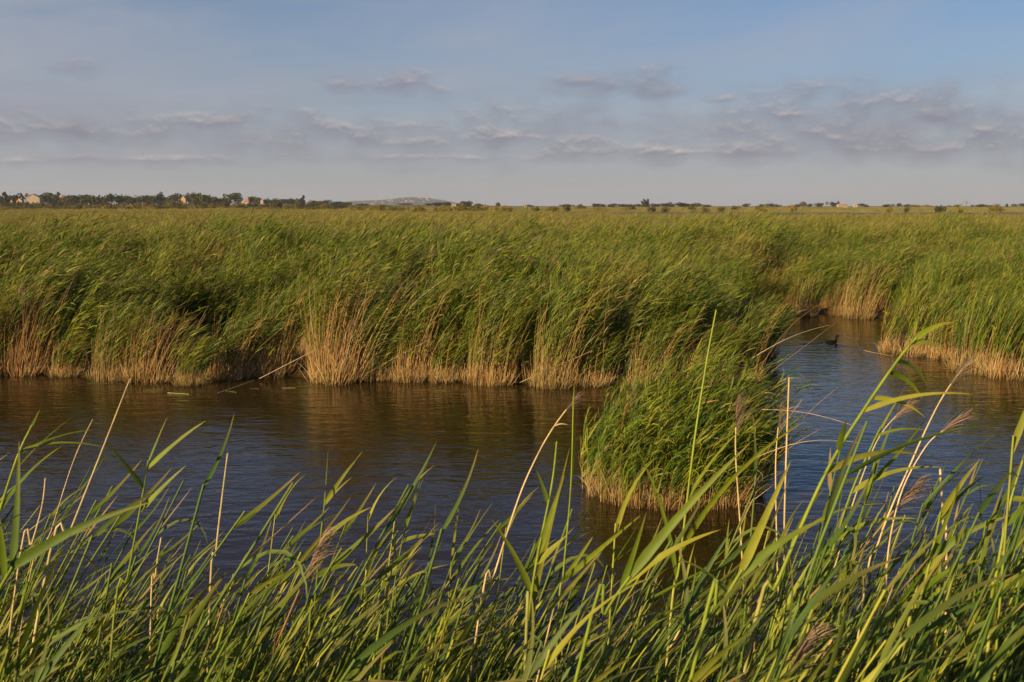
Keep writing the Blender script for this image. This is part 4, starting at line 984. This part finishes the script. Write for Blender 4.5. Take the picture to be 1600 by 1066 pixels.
mh, nt = newmat('hill_scrub'); tc = N(nt, 'ShaderNodeTexCoord'); no = N(nt, 'ShaderNodeTexNoise', Scale=0.02, Detail=8.0); nt.links.new(tc.outputs['Object'], no.inputs['Vector'])
c = ramp(nt, no.outputs['Fac'], [(0.35, (0.02, 0.03, 0.015)), (0.5, (0.035, 0.045, 0.025)), (0.68, (0.09, 0.085, 0.06))]); pb_ = N(nt, 'ShaderNodeBsdfPrincipled', Roughness=0.95); nt.links.new(c, pb_.inputs[0]); o_ = N(nt, 'ShaderNodeOutputMaterial'); nt.links.new(pb_.outputs[0], o_.inputs[0])
tag(obj('hill', mesh_from('hill', V, F, mh)), kind='structure')
r8 = np.random.default_rng(8); tb = None
for k in range(46):
    i = int(np.clip(r8.normal(52, 15), 14, 78)); j = int(r8.integers(2, 11))
    x, y, z = GX[j, i], GY[j, i], GZ[j, i]
    if z < 4: continue
    if tb is None:
        tb = empty('town_building', (0, 0, 0)); boxm('wall', -1, 1, 0, 1.4, -0.6, 1, simple_mat('town_wall', (0.34, 0.32, 0.30)), tb)
        V = [(-1.08, -.08, 1), (1.08, -.08, 1), (1.08, 1.48, 1), (-1.08, 1.48, 1), (-0.7, 0.7, 1.35), (0.7, 0.7, 1.35)]
        me = bpy.data.meshes.new('roof'); me.from_pydata(V, [], [(0, 1, 5, 4), (1, 2, 5), (2, 3, 4, 5), (3, 0, 4), (0, 3, 2, 1)]); me.materials.append(M_PINK); obj('roof', me, tb); t = tb
    else: t = copy_tree(tb)
    s = r8.uniform(4, 9); t.location = (x, y, z); t.scale = (s, s, s * r8.uniform(0.5, 1.1)); t.rotation_euler = (0, 0, r8.uniform(-0.6, 0.3))
    tag(t, 'pale building of the hazy town covering the distant hill', 'building', 'buildings of the town on the distant hill')

# ------------------------------------------------------------------ haze
bm_ = mesh_from('haze', [(-9500, -300, -3), (9500, -300, -3), (9500, 12300, -3), (-9500, 12300, -3), (-9500, -300, 230), (9500, -300, 230), (9500, 12300, 230), (-9500, 12300, 230)],
                [(0, 3, 2, 1), (4, 5, 6, 7), (0, 1, 5, 4), (1, 2, 6, 5), (2, 3, 7, 6), (3, 0, 4, 7)], None, smooth=False)
mz, nt = newmat('haze'); vp = N(nt, 'ShaderNodeVolumePrincipled', Density=0.00007); vp.inputs['Color'].default_value = (0.80, 0.86, 1.0, 1)
o_ = N(nt, 'ShaderNodeOutputMaterial'); nt.links.new(vp.outputs[0], o_.inputs['Volume']); bm_.materials.append(mz)
tag(obj('haze', bm_), kind='stuff')

# ------------------------------------------------------------------ sun and sky
SUN_EL, SUN_AZ = R(20), R(180 + 48)      # azimuth clockwise from +Y: behind the camera, to its left
sd = bpy.data.lights.new('sun', 'SUN'); sd.energy = 5.0; sd.angle = R(0.6); sd.color = (1.0, 0.76, 0.42)
so = bpy.data.objects.new('sun', sd); COL.objects.link(so)
to = np.array([math.sin(SUN_AZ) * math.cos(SUN_EL), math.cos(SUN_AZ) * math.cos(SUN_EL), math.sin(SUN_EL)])
from mathutils import Vector
so.rotation_euler = Vector(to).to_track_quat('Z', 'Y').to_euler()
w = bpy.data.worlds.new('World'); scene.world = w; w.use_nodes = True
nt = w.node_tree; nt.nodes.clear()
sky = N(nt, 'ShaderNodeTexSky', sky_type='NISHITA', sun_disc=False, sun_elevation=SUN_EL, sun_rotation=SUN_AZ, altitude=0.0, air_density=1.0, dust_density=0.6, ozone_density=5.0)
tc = N(nt, 'ShaderNodeTexCoord'); sp = N(nt, 'ShaderNodeSeparateXYZ'); nt.links.new(tc.outputs['Generated'], sp.inputs[0])
az = mth(nt, 'ARCTAN2', sp.outputs['X'], sp.outputs['Y']); el = mth(nt, 'ARCSINE', sp.outputs['Z'])
SKYS = 0.080
base = vmth(nt, 'SCALE', sky.outputs[0]); nt.nodes[-1].inputs['Scale'].default_value = SKYS
def azel(px, py):
    r = ray(px, py); r = r / np.linalg.norm(r); return math.atan2(r[0], r[1]), math.asin(r[2])
def comb(a, b, c=0.0):
    n = nt.nodes.new('ShaderNodeCombineXYZ')
    for i, v in enumerate((a, b, c)):
        if isinstance(v, bpy.types.NodeSocket): nt.links.new(v, n.inputs[i])
        else: n.inputs[i].default_value = v
    return n.outputs[0]
CLS = 1.45
CL = [(100, 203, 300, 17), (330, 190, 140, 14), (450, 203, 150, 22), (600, 132, 75, 13), (640, 128, 40, 12), (980, 137, 82, 17), (900, 128, 50, 10), (1125, 154, 34, 7), (1330, 166, 180, 24), (1240, 178, 80, 15), (1480, 180, 150, 22),
      (1150, 205, 120, 18), (1350, 215, 330, 26), (1600, 212, 200, 28), (800, 215, 260, 30), (620, 222, 120, 14), (1100, 236, 400, 13), (220, 248, 170, 7), (120, 106, 40, 8), (1460, 232, 260, 14), (700, 245, 260, 9), (60, 250, 60, 6)]
def density(off):
    """cloud density in the directions az/el, looked up 'off' radians higher"""
    e2 = mth(nt, 'ADD', el, off)
    n1 = N(nt, 'ShaderNodeTexNoise', Scale=1.0, Detail=8.0, Roughness=0.55); nt.links.new(comb(mth(nt, 'MULTIPLY', az, 24.0), mth(nt, 'MULTIPLY', e2, 48.0), 3.1), n1.inputs['Vector'])
    best = None
    v = comb(az, e2)
    for (px, py, rx, ry) in CL:
        a, e = azel(px, py); f = 1 / FPX
        q = vmth(nt, 'LENGTH', vmth(nt, 'MULTIPLY', vmth(nt, 'SUBTRACT', v, (a, e, 0)), (1 / (rx * 1.1 * f), 1 / (ry * CLS * f), 0)))
        q = mth(nt, 'SUBTRACT', 1.0, q)
        best = q if best is None else mth(nt, 'SMOOTH_MAX', best, q, 0.3)
    best = mth(nt, 'MAXIMUM', best, -1.2)
    dn = mth(nt, 'ADD', mth(nt, 'MULTIPLY', best, 0.95), mth(nt, 'MULTIPLY', mth(nt, 'SUBTRACT', n1.outputs['Fac'], 0.48), 3.4))
    return mth(nt, 'SMOOTHSTEP', dn, 0.0, 0.9) if False else mth(nt, 'MULTIPLY_ADD', dn, 0.70, 0.12, clamp=True)
d0 = density(0.0); d1 = density(0.0032)
lit = mth(nt, 'SUBTRACT', d0, d1, clamp=True)
nl_ = N(nt, 'ShaderNodeTexNoise', Scale=1.0, Detail=3.0); nt.links.new(comb(mth(nt, 'MULTIPLY', az, 12.0), mth(nt, 'MULTIPLY', el, 20.0), 5.5), nl_.inputs['Vector'])
lit = mth(nt, 'MULTIPLY', lit, mth(nt, 'MULTIPLY_ADD', nl_.outputs['Fac'], 3.2, -0.75, clamp=True))
ns_ = N(nt, 'ShaderNodeTexNoise', Scale=1.0, Detail=6.0, Roughness=0.55); nt.links.new(comb(mth(nt, 'MULTIPLY_ADD', az, 3.5, 7.7), mth(nt, 'MULTIPLY', el, 30.0), 2.2), ns_.inputs['Vector'])
band = mth(nt, 'EXPONENT', mth(nt, 'MULTIPLY', mth(nt, 'POWER', mth(nt, 'ABSOLUTE', mth(nt, 'DIVIDE', mth(nt, 'SUBTRACT', el, 0.078), 0.040)), 2.0), -1.0))
strat = mth(nt, 'MULTIPLY', band, mth(nt, 'MULTIPLY_ADD', ns_.outputs['Fac'], 3.4, -1.35, clamp=True))
# thin high veil
nv = N(nt, 'ShaderNodeTexNoise', Scale=1.0, Detail=6.0, Roughness=0.6, Distortion=0.6)
nt.links.new(comb(mth(nt, 'MULTIPLY_ADD', az, 3.0, 2.0), mth(nt, 'ADD', mth(nt, 'MULTIPLY', el, 16.0), mth(nt, 'MULTIPLY', az, -1.5)), 9.0), nv.inputs['Vector'])
veil = mth(nt, 'MULTIPLY_ADD', nv.outputs['Fac'], 1.8, -0.62, clamp=True)
lowf = mth(nt, 'SUBTRACT', 1.0, mth(nt, 'MULTIPLY', mth(nt, 'MAXIMUM', el, 0.0), 4.4), clamp=True)
leftf = mth(nt, 'MULTIPLY_ADD', az, -0.40, 0.08, clamp=True)
hz_ = mth(nt, 'MULTIPLY', lowf, 0.80)
base = mixc(nt, 1.0, base, (0.86, 0.91, 0.97), 'MULTIPLY')
c = mixc(nt, hz_, base, (0.29, 0.305, 0.335))
hi = mth(nt, 'MULTIPLY_ADD', el, -6.0, 2.0, clamp=True)
c = mixc(nt, mth(nt, 'MULTIPLY', mth(nt, 'ADD', mth(nt, 'MULTIPLY', veil, 0.8), leftf, clamp=True), hi), c, (0.33, 0.34, 0.39))
c = mixc(nt, mth(nt, 'MULTIPLY', strat, 0.45), c, (0.20, 0.20, 0.26))
cc = mixc(nt, mth(nt, 'MULTIPLY', lit, 2.6, clamp=True), (0.170, 0.175, 0.230), (0.48, 0.42, 0.41))
c = mixc(nt, mth(nt, 'MULTIPLY', d0, 0.80), c, cc)
bg = N(nt, 'ShaderNodeBackground', Strength=0.93); nt.links.new(c, bg.inputs[0])
o_ = N(nt, 'ShaderNodeOutputWorld'); nt.links.new(bg.outputs[0], o_.inputs[0])

# ------------------------------------------------------------------ render settings
scene.view_settings.view_transform = 'Standard'; scene.view_settings.look = 'None'; scene.view_settings.gamma = 1.0; scene.view_settings.exposure = 0.38
cy = scene.cycles
cy.max_bounces = 6; cy.diffuse_bounces = 1; cy.glossy_bounces = 3; cy.transmission_bounces = 3; cy.volume_bounces = 0; cy.transparent_max_bounces = 4
cy.sample_clamp_indirect = 4.0
